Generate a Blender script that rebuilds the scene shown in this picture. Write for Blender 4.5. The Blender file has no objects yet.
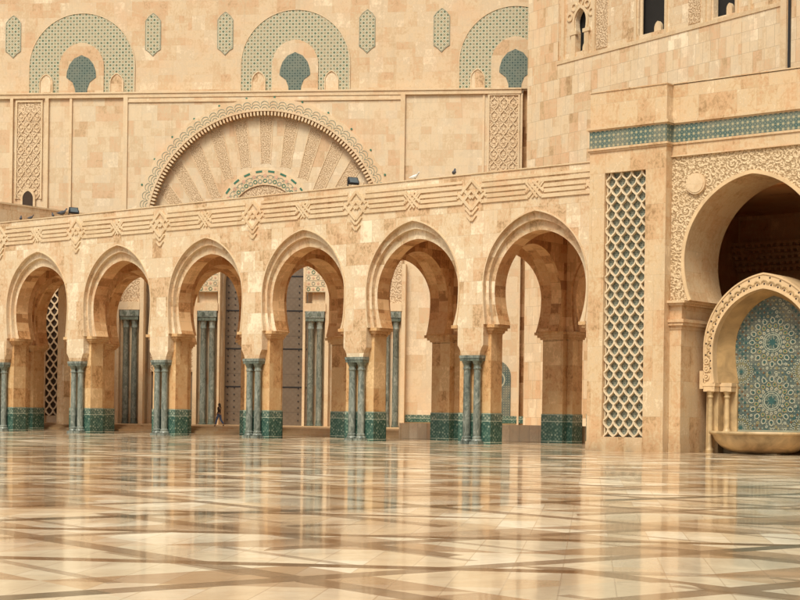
import bpy, bmesh, math, random
from mathutils import Vector, Matrix
from mathutils.geometry import tessellate_polygon
R = math.radians
random.seed(7)
SC = bpy.context.scene
COL = SC.collection
# ------------------------------------------------------------------ camera frame (solved from the photo)
B = 8.1323; D = 8.14; T = 1.03; PW = 1.037
CAM = Vector((90.899, -69.476, 1.6))
# ------------------------------------------------------------------ node helpers
class NT:
    def __init__(s, name):
        s.m = bpy.data.materials.new(name); s.m.use_nodes = True
        s.t = s.m.node_tree; s.n = s.t.nodes; s.l = s.t.links
        s.b = s.n['Principled BSDF']; s.out = s.n['Material Output']
    def node(s, typ, **kw):
        n = s.n.new(typ)
        for k, v in kw.items(): setattr(n, k, v)
        return n
    def put(s, sock, v):
        if isinstance(v, (int, float)): sock.default_value = v
        elif isinstance(v, (tuple, list)):
            sock.default_value = v if len(v) == len(sock.default_value) else (*v, 1)
        else: s.l.new(v, sock)
    def math(s, op, a, b=0.0, c=0.0):
        n = s.node('ShaderNodeMath', operation=op)
        s.put(n.inputs[0], a); s.put(n.inputs[1], b); s.put(n.inputs[2], c)
        return n.outputs[0]
    def mix(s, f, a, b, blend='MIX'):
        n = s.node('ShaderNodeMix', data_type='RGBA', blend_type=blend)
        s.put(n.inputs[0], f); s.put(n.inputs[6], a); s.put(n.inputs[7], b)
        return n.outputs[2]
    def uv(s): return s.node('ShaderNodeUVMap').outputs[0]
    def obj(s): return s.node('ShaderNodeNewGeometry').outputs['Position']
    def uvw(s):
        # wall coordinates that run on from bay to bay
        n = s.node('ShaderNodeVectorMath', operation='ADD'); s.put(n.inputs[0], s.uv())
        x = s.sep(s.node('ShaderNodeObjectInfo').outputs['Location'])[0]
        s.put(n.inputs[1], s.comb(x, 0.0, 0.0)); return n.outputs[0]
    def sep(s, v):
        n = s.node('ShaderNodeSeparateXYZ'); s.put(n.inputs[0], v); return n.outputs
    def comb(s, x, y, z=0.0):
        n = s.node('ShaderNodeCombineXYZ')
        for i, v in enumerate((x, y, z)): s.put(n.inputs[i], v)
        return n.outputs[0]
    def map(s, v, loc=(0,0,0), rot=(0,0,0), sc=(1,1,1)):
        n = s.node('ShaderNodeMapping'); s.put(n.inputs[0], v)
        n.inputs[1].default_value = loc; n.inputs[2].default_value = rot; n.inputs[3].default_value = sc
        return n.outputs[0]
    def noise(s, v, scale, detail=4, rough=.55, dist=0.0):
        n = s.node('ShaderNodeTexNoise'); s.put(n.inputs['Vector'], v)
        n.inputs['Scale'].default_value = scale; n.inputs['Detail'].default_value = detail
        n.inputs['Roughness'].default_value = rough; n.inputs['Distortion'].default_value = dist
        return n.outputs[0]
    def voro(s, v, scale, feature='F1', rnd=1.0, out=0):
        n = s.node('ShaderNodeTexVoronoi', feature=feature); s.put(n.inputs['Vector'], v)
        n.inputs['Scale'].default_value = scale; n.inputs['Randomness'].default_value = rnd
        return n.outputs[out]
    def ramp(s, f, stops, interp='LINEAR'):
        n = s.node('ShaderNodeValToRGB'); s.put(n.inputs[0], f); cr = n.color_ramp; cr.interpolation = interp
        while len(cr.elements) < len(stops): cr.elements.new(.5)
        for e, (p, c) in zip(cr.elements, stops):
            e.position = p; e.color = (*c, 1) if len(c) == 3 else c
        return n.outputs[0]
    def rng(s, f, a, b, c=0.0, d=1.0):
        n = s.node('ShaderNodeMapRange'); s.put(n.inputs[0], f)
        for i, v in enumerate((a, b, c, d)): n.inputs[1+i].default_value = v
        return n.outputs[0]
    def bump(s, h, strength=.3, dist=.05, nrm=None):
        n = s.node('ShaderNodeBump'); s.put(n.inputs['Height'], h)
        n.inputs['Strength'].default_value = strength; n.inputs['Distance'].default_value = dist
        if nrm is not None: s.l.new(nrm, n.inputs['Normal'])
        return n.outputs[0]
    def done(s, col, rough=.6, nrm=None, **kw):
        s.put(s.b.inputs['Base Color'], col); s.put(s.b.inputs['Roughness'], rough)
        if nrm is not None: s.l.new(nrm, s.b.inputs['Normal'])
        for k, v in kw.items(): s.put(s.b.inputs[k.replace('_', ' ')], v)
        return s.m

def g(r_, g_, b_): return (r_, g_, b_)
PAL = [(0.0, (.34,.215,.115)), (.14, (.45,.32,.185)), (.30, (.60,.41,.26)), (.42, (.565,.435,.285)), (.56, (.655,.525,.365)), (.72, (.585,.48,.345)), (.86, (.71,.59,.435)), (1.0, (.79,.69,.53))]
def stone(name, w=.95, h=1.3, pal=PAL, joint=.006, jdark=.72, tint=(1,1,1), vein=.5, contrast=1.0, dirt=.0, off=.5, patch=.5, rough=.5):
    s = NT(name); uv = s.uvw()
    br = s.node('ShaderNodeTexBrick', offset=off, offset_frequency=2, squash=.72, squash_frequency=3)
    wob = uv
    s.put(br.inputs['Vector'], wob)
    s.put(br.inputs['Color1'], (0,0,0)); s.put(br.inputs['Color2'], (1,1,1)); s.put(br.inputs['Mortar'], (.5,.5,.5))
    for k, v in (('Scale',1.0),('Mortar Size',joint),('Mortar Smooth',.3),('Bias',0.0),('Brick Width',w),('Row Height',h)): br.inputs[k].default_value = v
    rnd = s.sep(br.outputs['Color'])[0]
    # split some blocks in two so the coursing is irregular
    br2 = s.node('ShaderNodeTexBrick', offset=.37, offset_frequency=3, squash=1.35, squash_frequency=2)
    s.put(br2.inputs['Vector'], uv)
    s.put(br2.inputs['Color1'], (0,0,0)); s.put(br2.inputs['Color2'], (1,1,1)); s.put(br2.inputs['Mortar'], (.5,.5,.5))
    for k, v in (('Scale',1.0),('Mortar Size',joint*.7),('Mortar Smooth',.3),('Bias',0.0),('Brick Width',w*.52),('Row Height',h*.5)): br2.inputs[k].default_value = v
    r2 = s.sep(br2.outputs['Color'])[0]
    big = s.noise(s.obj(), .09, 3)
    v = s.math('ADD', s.math('MULTIPLY', s.math('SUBTRACT', rnd, .5), .72*contrast), s.math('MULTIPLY', s.math('SUBTRACT', r2, .5), .38*contrast))
    n1 = s.noise(s.map(s.obj(), sc=(1,1,1.6)), .8, 6, .62, 1.2)
    n2 = s.noise(s.map(s.obj(), sc=(1.3,1.3,.8)), 2.6, 8, .72, 1.6)
    v = s.math('ADD', v, s.math('MULTIPLY', s.math('SUBTRACT', n1, .5), .75*vein))
    v = s.math('ADD', v, s.math('MULTIPLY', s.math('SUBTRACT', n2, .5), 1.5*vein))
    v = s.math('ADD', v, s.math('MULTIPLY', s.math('SUBTRACT', big, .5), patch))
    n4 = s.noise(s.map(s.obj(), loc=(2,5,1), sc=(1,1,1)), 9.0, 4, .7)
    v = s.math('ADD', v, s.math('MULTIPLY', s.math('SUBTRACT', n4, .5), .55*vein))
    v = s.math('ADD', v, .53)
    col = s.ramp(v, pal)
    hue = s.noise(s.map(s.obj(), loc=(9,3,1)), .45, 3)
    col = s.mix(s.math('MULTIPLY', s.rng(hue, .5, .75), .35), col, (.66,.40,.24))
    col = s.mix(1.0, col, tint, 'MULTIPLY')
    blot = s.noise(s.map(s.obj(), loc=(3,8,2), sc=(1,1,.75)), 1.15, 6, .68, .9)
    col = s.mix(s.math('MULTIPLY', s.rng(blot, .52, .72), .22), col, s.mix(.5, col, (.30,.175,.075)))
    stk = s.noise(s.map(s.obj(), sc=(1.9,1.9,.10)), 1.0, 5, .65, .4)
    col = s.mix(s.math('MULTIPLY', s.rng(stk, .55, .78), .30), col, s.mix(.6, col, (.22,.15,.085)))
    # mortar
    mf = br.outputs['Fac']
    col = s.mix(s.math('MULTIPLY', mf, 1-jdark), col, (.16,.10,.055))
    if dirt > 0:
        z = s.sep(s.obj())[2]
        df = s.math('MULTIPLY', s.rng(z, 0.0, 1.1, 1, 0), s.math('ADD', s.noise(s.map(s.obj(), sc=(1,1,.3)), 1.4, 5), .1))
        col = s.mix(s.math('MULTIPLY', df, dirt), col, (.16,.095,.045))
    pits = s.noise(s.obj(), 14, 3, .7)
    hgt = s.math('SUBTRACT', s.math('MULTIPLY', pits, .25), mf)
    return s.done(col, rough, s.bump(hgt, .35, .02), Specular_IOR_Level=.35)

M = {}
M['wall'] = stone('travertine_blocks', .95, 1.22, contrast=.9, vein=.55, tint=(1.0,.965,.92), jdark=.8)
M['smooth'] = stone('pink_marble', 1.2, 1.25, contrast=.85, vein=1.0, tint=(1.06,1.03,.98), jdark=.70, patch=.5, joint=.008)
M['pier'] = stone('shade_warmed_pier_marble', 1.1, 1.5, contrast=.8, vein=1.25, tint=(.97,.79,.57), jdark=.82, patch=.4, rough=.38, joint=.005)  # tint pushed to orange, painting in the glow of the shaded jambs
M['facade'] = stone('facade_blocks', 1.3, 1.25, contrast=.62, vein=.42, tint=(1.03,1.02,.99), jdark=.78, rough=.6)
M['upper'] = stone('upper_blocks', 1.5, 1.2, contrast=.60, vein=.6, tint=(.99,.94,.88), jdark=.9, rough=.65)
M['tower'] = stone('tower_blocks', .98, 1.42, contrast=.78, vein=.4, tint=(1.12,1.10,1.06), jdark=.5, rough=.6, joint=.012)
M['shaded_stone'] = stone('shaded_soffit_marble', .85, 1.04, contrast=1.35, vein=1.1, tint=(1.0,.75,.52), jdark=.55, patch=.4, joint=.005)  # orange-brown shade under the arches is painted in by this tint
M['trim'] = stone('trim_marble', 2.2, 3.0, contrast=.3, vein=.5, tint=(1.06,1.02,.95), jdark=.8, patch=.3)
M['pavilion'] = stone('pavilion_blocks', 1.3, 1.6, contrast=.5, vein=1.0, tint=(1.0,.92,.81), jdark=.7, dirt=.55, patch=.4, rough=.4)
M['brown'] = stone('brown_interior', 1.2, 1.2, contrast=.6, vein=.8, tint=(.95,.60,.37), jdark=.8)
M['step'] = stone('step_marble', 1.6, 2.0, contrast=.5, vein=.6, tint=(.92,.80,.64), jdark=.7)

def carved(name, scale, base=(.60,.44,.27), deep=(.27,.16,.075), strength=.9, turns=17.0):
    """scrolling arabesque: spirals packed in irregular cells with leaf nicks between"""
    s = NT(name); uv = s.uv()
    def scroll(sc, loc, k, sgn):
        v = s.node('ShaderNodeTexVoronoi', feature='F1'); vin = s.map(uv, loc=loc); s.put(v.inputs['Vector'], vin)
        v.inputs['Scale'].default_value = sc; v.inputs['Randomness'].default_value = .85
        sub = s.node('ShaderNodeVectorMath', operation='SUBTRACT'); s.put(sub.inputs[0], vin); s.l.new(v.outputs['Position'], sub.inputs[1])
        x, y, _ = s.sep(sub.outputs[0]); ang = s.math('ARCTAN2', y, x)
        d = v.outputs['Distance']
        return s.math('SINE', s.math('ADD', s.math('MULTIPLY', d, k), s.math('MULTIPLY', ang, sgn))), d
    a1, d1 = scroll(scale*.55, (0,0,0), turns, 1.0)
    a2, d2 = scroll(scale*1.15, (5.3,2.1,0), turns*.8, -1.0)
    nz = s.noise(uv, scale*2.2, 3, .6)
    h = s.math('ADD', s.math('MULTIPLY', a1, .30), s.math('ADD', s.math('MULTIPLY', a2, .24), .30))
    h = s.math('ADD', h, s.math('MULTIPLY', s.math('SUBTRACT', nz, .35), .55))
    h = s.rng(h, .02, .78)
    col = s.ramp(h, [(.05, deep), (.35, tuple(.5*(a+b) for a, b in zip(base, deep))), (.6, base), (1.0, tuple(min(1, c*1.15) for c in base))])
    big = s.noise(s.obj(), .5, 3)
    col = s.mix(s.math('MULTIPLY', s.rng(big, .45, .8), .3), col, (.50,.31,.14))
    return s.done(col, .7, s.bump(h, strength, .06))
M['carved'] = carved('carved_arabesque', 4.3, base=(.66,.50,.315), deep=(.36,.235,.12), strength=.7)
M['carved_fine'] = carved('carved_fine', 4.0, base=(.66,.50,.33), deep=(.38,.25,.14), strength=.6)
M['carved_band'] = carved('carved_band', 6.0, base=(.66,.50,.33), deep=(.36,.24,.13), strength=.5)

def marble_green(name, tint=(1,1,1)):
    s = NT(name)
    n = s.noise(s.map(s.obj(), sc=(1,1,.45)), 3.2, 7, .68, 2.5)
    n2 = s.noise(s.map(s.obj(), sc=(1,1,.25)), 1.1, 4, .6, 1.0)
    v = s.math('ADD', s.math('MULTIPLY', n, .7), s.math('MULTIPLY', n2, .3))
    col = s.ramp(v, [(.32, (.04,.05,.042)), (.43, (.115,.135,.115)), (.53, (.215,.235,.20)), (.64, (.36,.38,.33)), (.78, (.50,.50,.43))])
    col = s.mix(1.0, col, tint, 'MULTIPLY')
    return s.done(col, .28, s.bump(n, .1, .02))
M['green'] = marble_green('green_marble')
M['green_dark'] = marble_green('dark_green_marble', (.62,.66,.62))

# dado of small glazed tiles: v = height in metres
def dado_mat():
    s = NT('zellige_dado'); uv = s.uv(); x, y, _ = s.sep(uv)
    def cells(sc, rot):
        m_ = s.map(uv, rot=(0,0,rot))
        return s.voro(m_, sc, 'F1', 0.0)
    e = s.voro(s.map(uv, rot=(0,0,R(45))), 6.0, 'F1', .45)
    dots = s.rng(e, .22, .55)
    wn = s.node('ShaderNodeTexVoronoi'); s.put(wn.inputs['Vector'], s.map(uv, rot=(0,0,R(45)))); wn.inputs['Scale'].default_value = 6; wn.inputs['Randomness'].default_value = .45
    cr = s.sep(wn.outputs['Color'])[0]
    low = s.mix(dots, s.ramp(cr, [(0, (.32,.38,.29)), (.35, (.15,.225,.17)), (1, (.055,.11,.085))]), (.035,.085,.067))
    up = s.mix(dots, s.ramp(cr, [(0, (.40,.42,.32)), (.5, (.25,.29,.22)), (1, (.12,.155,.12))]), (.075,.125,.10))
    col = s.mix(s.math('GREATER_THAN', y, 1.24), low, up)
    big = s.noise(uv, 1.3, 3)
    col = s.mix(s.math('MULTIPLY', s.rng(big, .45, .75), .3), col, (.10,.22,.16))
    for c, hw in ((1.24, .022), (.1, .02), (1.64, .018)):
        b_ = s.math('LESS_THAN', s.math('ABSOLUTE', s.math('SUBTRACT', y, c)), hw)
        col = s.mix(s.math('MULTIPLY', b_, .75), col, (.42,.46,.36))
    return s.done(col, .22, s.bump(dots, .25, .01))
M['dado'] = dado_mat()

def zellige(name, scale, grout, c1, c2, c3, rough=.4, starr=.24):
    """lattice of eight-fold stars, green and cream"""
    s = NT(name); uv = s.uv()
    def latt(rot, sc, w):
        x, y, _ = s.sep(s.map(uv, rot=(0,0,rot)))
        fx = s.math('PINGPONG', s.math('MULTIPLY', x, sc), .5); fy = s.math('PINGPONG', s.math('MULTIPLY', y, sc), .5)
        return s.math('LESS_THAN', s.math('MINIMUM', fx, fy), w)
    a = latt(0, scale, .085); b = latt(R(45), scale*1.4142, .09)
    d = s.voro(s.map(uv, sc=(1,1,1)), scale, 'F1', 0.0)
    star = s.math('LESS_THAN', d, starr)
    jn = s.noise(s.map(uv, loc=(4,2,0)), scale*1.3, 2)
    var = s.noise(uv, .9, 4)
    base = s.mix(s.math('GREATER_THAN', jn, .5), c1, c3)
    line = s.math('MAXIMUM', a, b)
    col = s.mix(line, base, grout)
    col = s.mix(star, col, c2)
    col = s.mix(s.math('MULTIPLY', s.rng(var, .4, .75), .4), col, (.42,.33,.21))
    return s.done(col, rough, s.bump(line, .15, .01))
def speckle(name, per, c0, c1, c2, c3, rough=.5, vmix=.3):
    """small-cut mosaic: staggered dark rosettes, pale rings and tan lozenges on a mid ground"""
    s = NT(name); uv = s.uv(); x, y, _ = s.sep(uv); sc = 1/per
    def grid(px, py, shx, shy):
        a = s.math('SUBTRACT', s.math('FRACT', s.math('ADD', s.math('MULTIPLY', x, px), shx+100)), .5)
        b = s.math('SUBTRACT', s.math('FRACT', s.math('ADD', s.math('MULTIPLY', y, py), shy+100)), .5)
        return s.math('ABSOLUTE', a), s.math('ABSOLUTE', b)
    ax, ay = grid(sc, sc, 0, 0); bx, by = grid(sc, sc, .5, .5)
    d = s.math('MINIMUM', s.math('ADD', s.math('MULTIPLY', ax, ax), s.math('MULTIPLY', ay, ay)), s.math('ADD', s.math('MULTIPLY', bx, bx), s.math('MULTIPLY', by, by)))
    r_ = s.math('SQRT', d)
    cx, cy = grid(sc, sc, .5, 0); dx_, dy_ = grid(sc, sc, 0, .5)
    loz = s.math('LESS_THAN', s.math('MINIMUM', s.math('ADD', cx, cy), s.math('ADD', dx_, dy_)), .17)
    n = s.noise(uv, 5.5, 3, .7)
    base = s.mix(s.rng(n, .42, .58), c0, tuple(.75*v for v in c0))
    col = s.mix(s.math('LESS_THAN', s.math('ABSOLUTE', s.math('SUBTRACT', r_, .27)), .05), base, c1)
    col = s.mix(s.math('LESS_THAN', r_, .16), col, c2)
    col = s.mix(loz, col, c3)
    big = s.noise(uv, .9, 5, .7)
    col = s.mix(s.math('MULTIPLY', s.rng(big, .4, .7), vmix), col, (.46,.37,.24))
    h = s.math('ADD', s.math('LESS_THAN', r_, .16), loz)
    return s.done(col, rough, s.bump(h, .25, .02))
M['zel_facade'] = speckle('facade_zellige', .52, (.33,.32,.20), (.60,.56,.42), (.075,.125,.075), (.36,.25,.14), .55, .5)
M['zel_frieze'] = zellige('frieze_zellige', 4.2, (.16,.19,.14), (.025,.085,.09), (.40,.36,.22), (.045,.10,.10), .4, .22)
M['zel_key'] = speckle('window_zellige', .42, (.065,.10,.088), (.19,.23,.18), (.025,.06,.055), (.10,.13,.10), .5, .14)
M['zel_back'] = zellige('fountain_zellige', 5.2, (.09,.13,.11), (.025,.065,.075), (.30,.31,.22), (.04,.06,.06), .45, .16)

M['zel_screen'] = speckle('screen_zellige', .20, (.17,.205,.175), (.33,.35,.28), (.06,.10,.09), (.22,.22,.16), .5, .2)

def plain(name, col, rough=.5, var=.15, metal=0.0, scale=2.0):
    s = NT(name); n = s.noise(s.obj(), scale, 5, .6, .6)
    c = s.mix(s.rng(n, .3, .7), tuple(x*(1-var) for x in col), tuple(min(1, x*(1+var)) for x in col))
    return s.done(c, rough, s.bump(n, .12, .02), Metallic=metal)
M['cream'] = plain('cream_tile', (.40,.40,.30), .35)
M['tealtile'] = plain('teal_tile', (.03,.09,.085), .3)
M['greentile'] = plain('green_tile', (.035,.15,.095), .35)
M['bluetile'] = plain('blue_tile', (.05,.11,.12), .3)
M['browntile'] = plain('brown_tile', (.17,.09,.035), .35)
M['yellowtile'] = plain('ochre_tile', (.30,.25,.12), .35)
M['pinkdisc'] = plain('pink_inlay', (.55,.33,.22), .5)
M['greyscallop'] = plain('grey_green_inlay', (.27,.275,.20), .6)
M['lattice'] = plain('carved_lattice', (.66,.53,.36), .6, .14)
M['fountain'] = plain('honey_marble', (.47,.33,.17), .5, .38, scale=1.4)
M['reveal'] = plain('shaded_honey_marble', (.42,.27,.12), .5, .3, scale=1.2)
M['ringstone'] = plain('honey_arch_stone', (.66,.47,.27), .5, .14, scale=1.6)
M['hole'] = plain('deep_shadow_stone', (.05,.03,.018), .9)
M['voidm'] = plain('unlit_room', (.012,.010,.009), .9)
M['black'] = plain('black_paint', (.018,.018,.02), .4)
M['glass'] = plain('lamp_glass', (.10,.12,.13), .12)
M['bird'] = plain('grey_feathers', (.07,.07,.08), .8)
M['birdw'] = plain('white_feathers', (.65,.65,.62), .8)
M['skin'] = plain('skin', (.42,.26,.17), .6, .05)
M['jeans'] = plain('blue_denim', (.09,.14,.28), .8)
M['jacket'] = plain('dark_brown_jacket', (.035,.02,.016), .8)
M['shirt'] = plain('pale_shirt', (.55,.56,.55), .8)
M['shoe'] = plain('dark_shoe', (.02,.018,.02), .6)
M['hair'] = plain('dark_hair', (.012,.009,.008), .6)
M['roof'] = plain('roof_screed', (.38,.30,.21), .9)

def door_mat():
    s = NT('titanium_door'); uv = s.uv(); x, y, _ = s.sep(uv)
    def ln(c, per, w):
        return s.math('LESS_THAN', s.math('PINGPONG', s.math('ADD', s.math('DIVIDE', c, per), .5), .5), w)
    n = s.voro(s.map(uv, rot=(0,0,R(45))), 3.2, 'F1', 0.0)
    n2 = s.noise(s.map(uv, sc=(1,1,.3)), 1.5, 5)
    c = s.mix(s.rng(n, .1, .5), (.17,.125,.085), (.145,.105,.072))
    c = s.mix(s.math('MULTIPLY', s.rng(n2, .35, .7), .5), c, (.20,.15,.11))
    c = s.mix(s.math('MULTIPLY', ln(y, 3.1, .006), .7), c, (.05,.035,.025))
    return s.done(c, .42, s.bump(n, .3, .03), Metallic=.1)
M['door'] = door_mat()

def floor_mat():
    s = NT('wet_marble_paving')
    P = s.map(s.obj(), rot=(0,0,R(-31.7)))
    x, y, _ = s.sep(P)
    def band(c, per, w, ph=0.0):
        return s.math('LESS_THAN', s.math('PINGPONG', s.math('ADD', s.math('DIVIDE', c, per), ph), .5), w/per/2)
    # slabs
    br = s.node('ShaderNodeTexBrick', offset=.5, offset_frequency=2)
    s.put(br.inputs['Vector'], s.map(P, rot=(0,0,R(90))))
    s.put(br.inputs['Color1'], (0,0,0)); s.put(br.inputs['Color2'], (1,1,1)); s.put(br.inputs['Mortar'], (.5,.5,.5))
    for k, v in (('Scale',1.0),('Mortar Size',.008),('Mortar Smooth',.1),('Bias',0.0),('Brick Width',1.55),('Row Height',.52)): br.inputs[k].default_value = v
    rnd = s.sep(br.outputs['Color'])[0]
    n1 = s.noise(s.map(P, sc=(1,1,1)), 1.1, 7, .65, 1.5)
    n3 = s.noise(P, 7, 5, .65, 1.0)
    v = s.math('ADD', s.math('MULTIPLY', rnd, .55), s.math('ADD', s.math('MULTIPLY', n1, .5), s.math('MULTIPLY', s.math('SUBTRACT', n3, .5), .35)))
    light = s.ramp(v, [(.1, (.58,.42,.25)), (.3, (.76,.59,.38)), (.55, (.86,.71,.50)), (.8, (.93,.83,.64)), (1, (.84,.64,.43))])
    brown = s.ramp(s.math('ADD', s.math('MULTIPLY', n1, .6), s.math('MULTIPLY', n3, .4)), [(.3, (.09,.048,.024)), (.5, (.165,.095,.048)), (.7, (.25,.15,.08))])
    green = s.ramp(n3, [(.3, (.045,.05,.035)), (.7, (.12,.12,.085))])
    d1 = s.math('MULTIPLY', s.math('ADD', x, y), .70711); d2 = s.math('MULTIPLY', s.math('SUBTRACT', x, y), .70711)
    PD = 2.9
    bn = s.noise(s.map(P, loc=(7,7,0)), .22, 1)
    bd = s.math('MAXIMUM', s.math('MULTIPLY', band(d1, PD, .36, .13), s.math('GREATER_THAN', bn, .44)), s.math('MULTIPLY', band(d2, PD, .36, .31), s.math('LESS_THAN', bn, .58)))
    bx = band(y, PD*1.4142, .34, .08)
    bt = s.math('MULTIPLY', band(d1, PD*.5, .16, .4), s.math('GREATER_THAN', s.math('PINGPONG', s.math('DIVIDE', d2, PD*2), .5), .25))
    fx = s.math('GREATER_THAN', s.math('PINGPONG', s.math('ADD', s.math('DIVIDE', d1, PD*4), .1), .5), .36)
    fy = s.math('GREATER_THAN', s.math('PINGPONG', s.math('ADD', s.math('DIVIDE', d2, PD*4), .42), .5), .30)
    big = s.noise(P, .12, 1)
    cells = s.node('ShaderNodeTexBrick', offset=0.0); s.put(cells.inputs['Vector'], s.comb(s.math('ADD', d1, PD*.13*-1+50*PD), s.math('ADD', d2, 50*PD-PD*.31)))
    s.put(cells.inputs['Color1'], (0,0,0)); s.put(cells.inputs['Color2'], (1,1,1)); s.put(cells.inputs['Mortar'], (.5,.5,.5))
    for k, v in (('Scale',1.0),('Mortar Size',0.0),('Bias',0.0),('Brick Width',PD),('Row Height',PD)): cells.inputs[k].default_value = v
    cr = s.sep(cells.outputs['Color'])[0]
    col = s.mix(s.math('MULTIPLY', s.math('GREATER_THAN', cr, .66), .75), light, s.mix(.5, light, (.46,.27,.13)))
    col = s.mix(s.math('MULTIPLY', s.math('LESS_THAN', cr, .22), .8), col, (.74,.64,.46))
    f1 = s.math('FRACT', s.math('ADD', s.math('DIVIDE', d1, PD), 50-.13)); f2 = s.math('FRACT', s.math('ADD', s.math('DIVIDE', d2, PD), 50-.31))
    tri = s.math('GREATER_THAN', f1, f2)
    tsel = s.math('GREATER_THAN', s.math('PINGPONG', s.math('MULTIPLY', cr, 3.7), .5), .2)
    col = s.mix(s.math('MULTIPLY', s.math('MULTIPLY', tri, tsel), .9), col, s.mix(.8, light, (.34,.195,.095)))
    col = s.mix(s.math('MULTIPLY', bt, .55), col, brown)
    col = s.mix(s.math('MULTIPLY', bx, s.rng(big, .42, .46)), col, brown)
    col = s.mix(s.math('MULTIPLY', bd, .78), col, brown)
    gs = s.math('MAXIMUM', band(d2, PD*5, .46, .31/5+.2), s.math('MULTIPLY', s.math('MULTIPLY', bd, fx), fy))
    col = s.mix(s.math('MULTIPLY', gs, .8), col, green)
    col = s.mix(s.math('MULTIPLY', br.outputs['Fac'], .3), col, (.22,.13,.07))
    dn = s.noise(s.map(P, sc=(1,.6,1)), .35, 5, .6, .8)
    col = s.mix(s.math('MULTIPLY', s.rng(dn, .42, .68), .14), col, (.42,.27,.13))
    wv = s.noise(P, 1.3, 3, .5, .3)
    wv2 = s.noise(P, 16, 2, .5)
    grit = s.noise(P, 3.2, 8, .75, .6)
    col = s.mix(s.math('MULTIPLY', s.rng(grit, .5, .75), .35), col, s.mix(.55, col, (.16,.095,.045)))
    hgt = s.math('ADD', s.math('MULTIPLY', wv, 1.0), s.math('ADD', s.math('MULTIPLY', wv2, .05), s.math('MULTIPLY', rnd, .03)))
    nrm = s.bump(hgt, .075, .02)
    rg = s.math('ADD', .12, s.math('MULTIPLY', s.rng(dn, .35, .65, 1, 0), .12))
    s.put(s.b.inputs['Coat Weight'], s.rng(dn, .36, .58, .10, .70)); s.put(s.b.inputs['Coat Roughness'], .06); s.put(s.b.inputs['Coat IOR'], 1.16)
    s.l.new(nrm, s.b.inputs['Coat Normal'])
    return s.done(col, rg, nrm, Specular_IOR_Level=.08)
M['floor'] = floor_mat()

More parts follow.
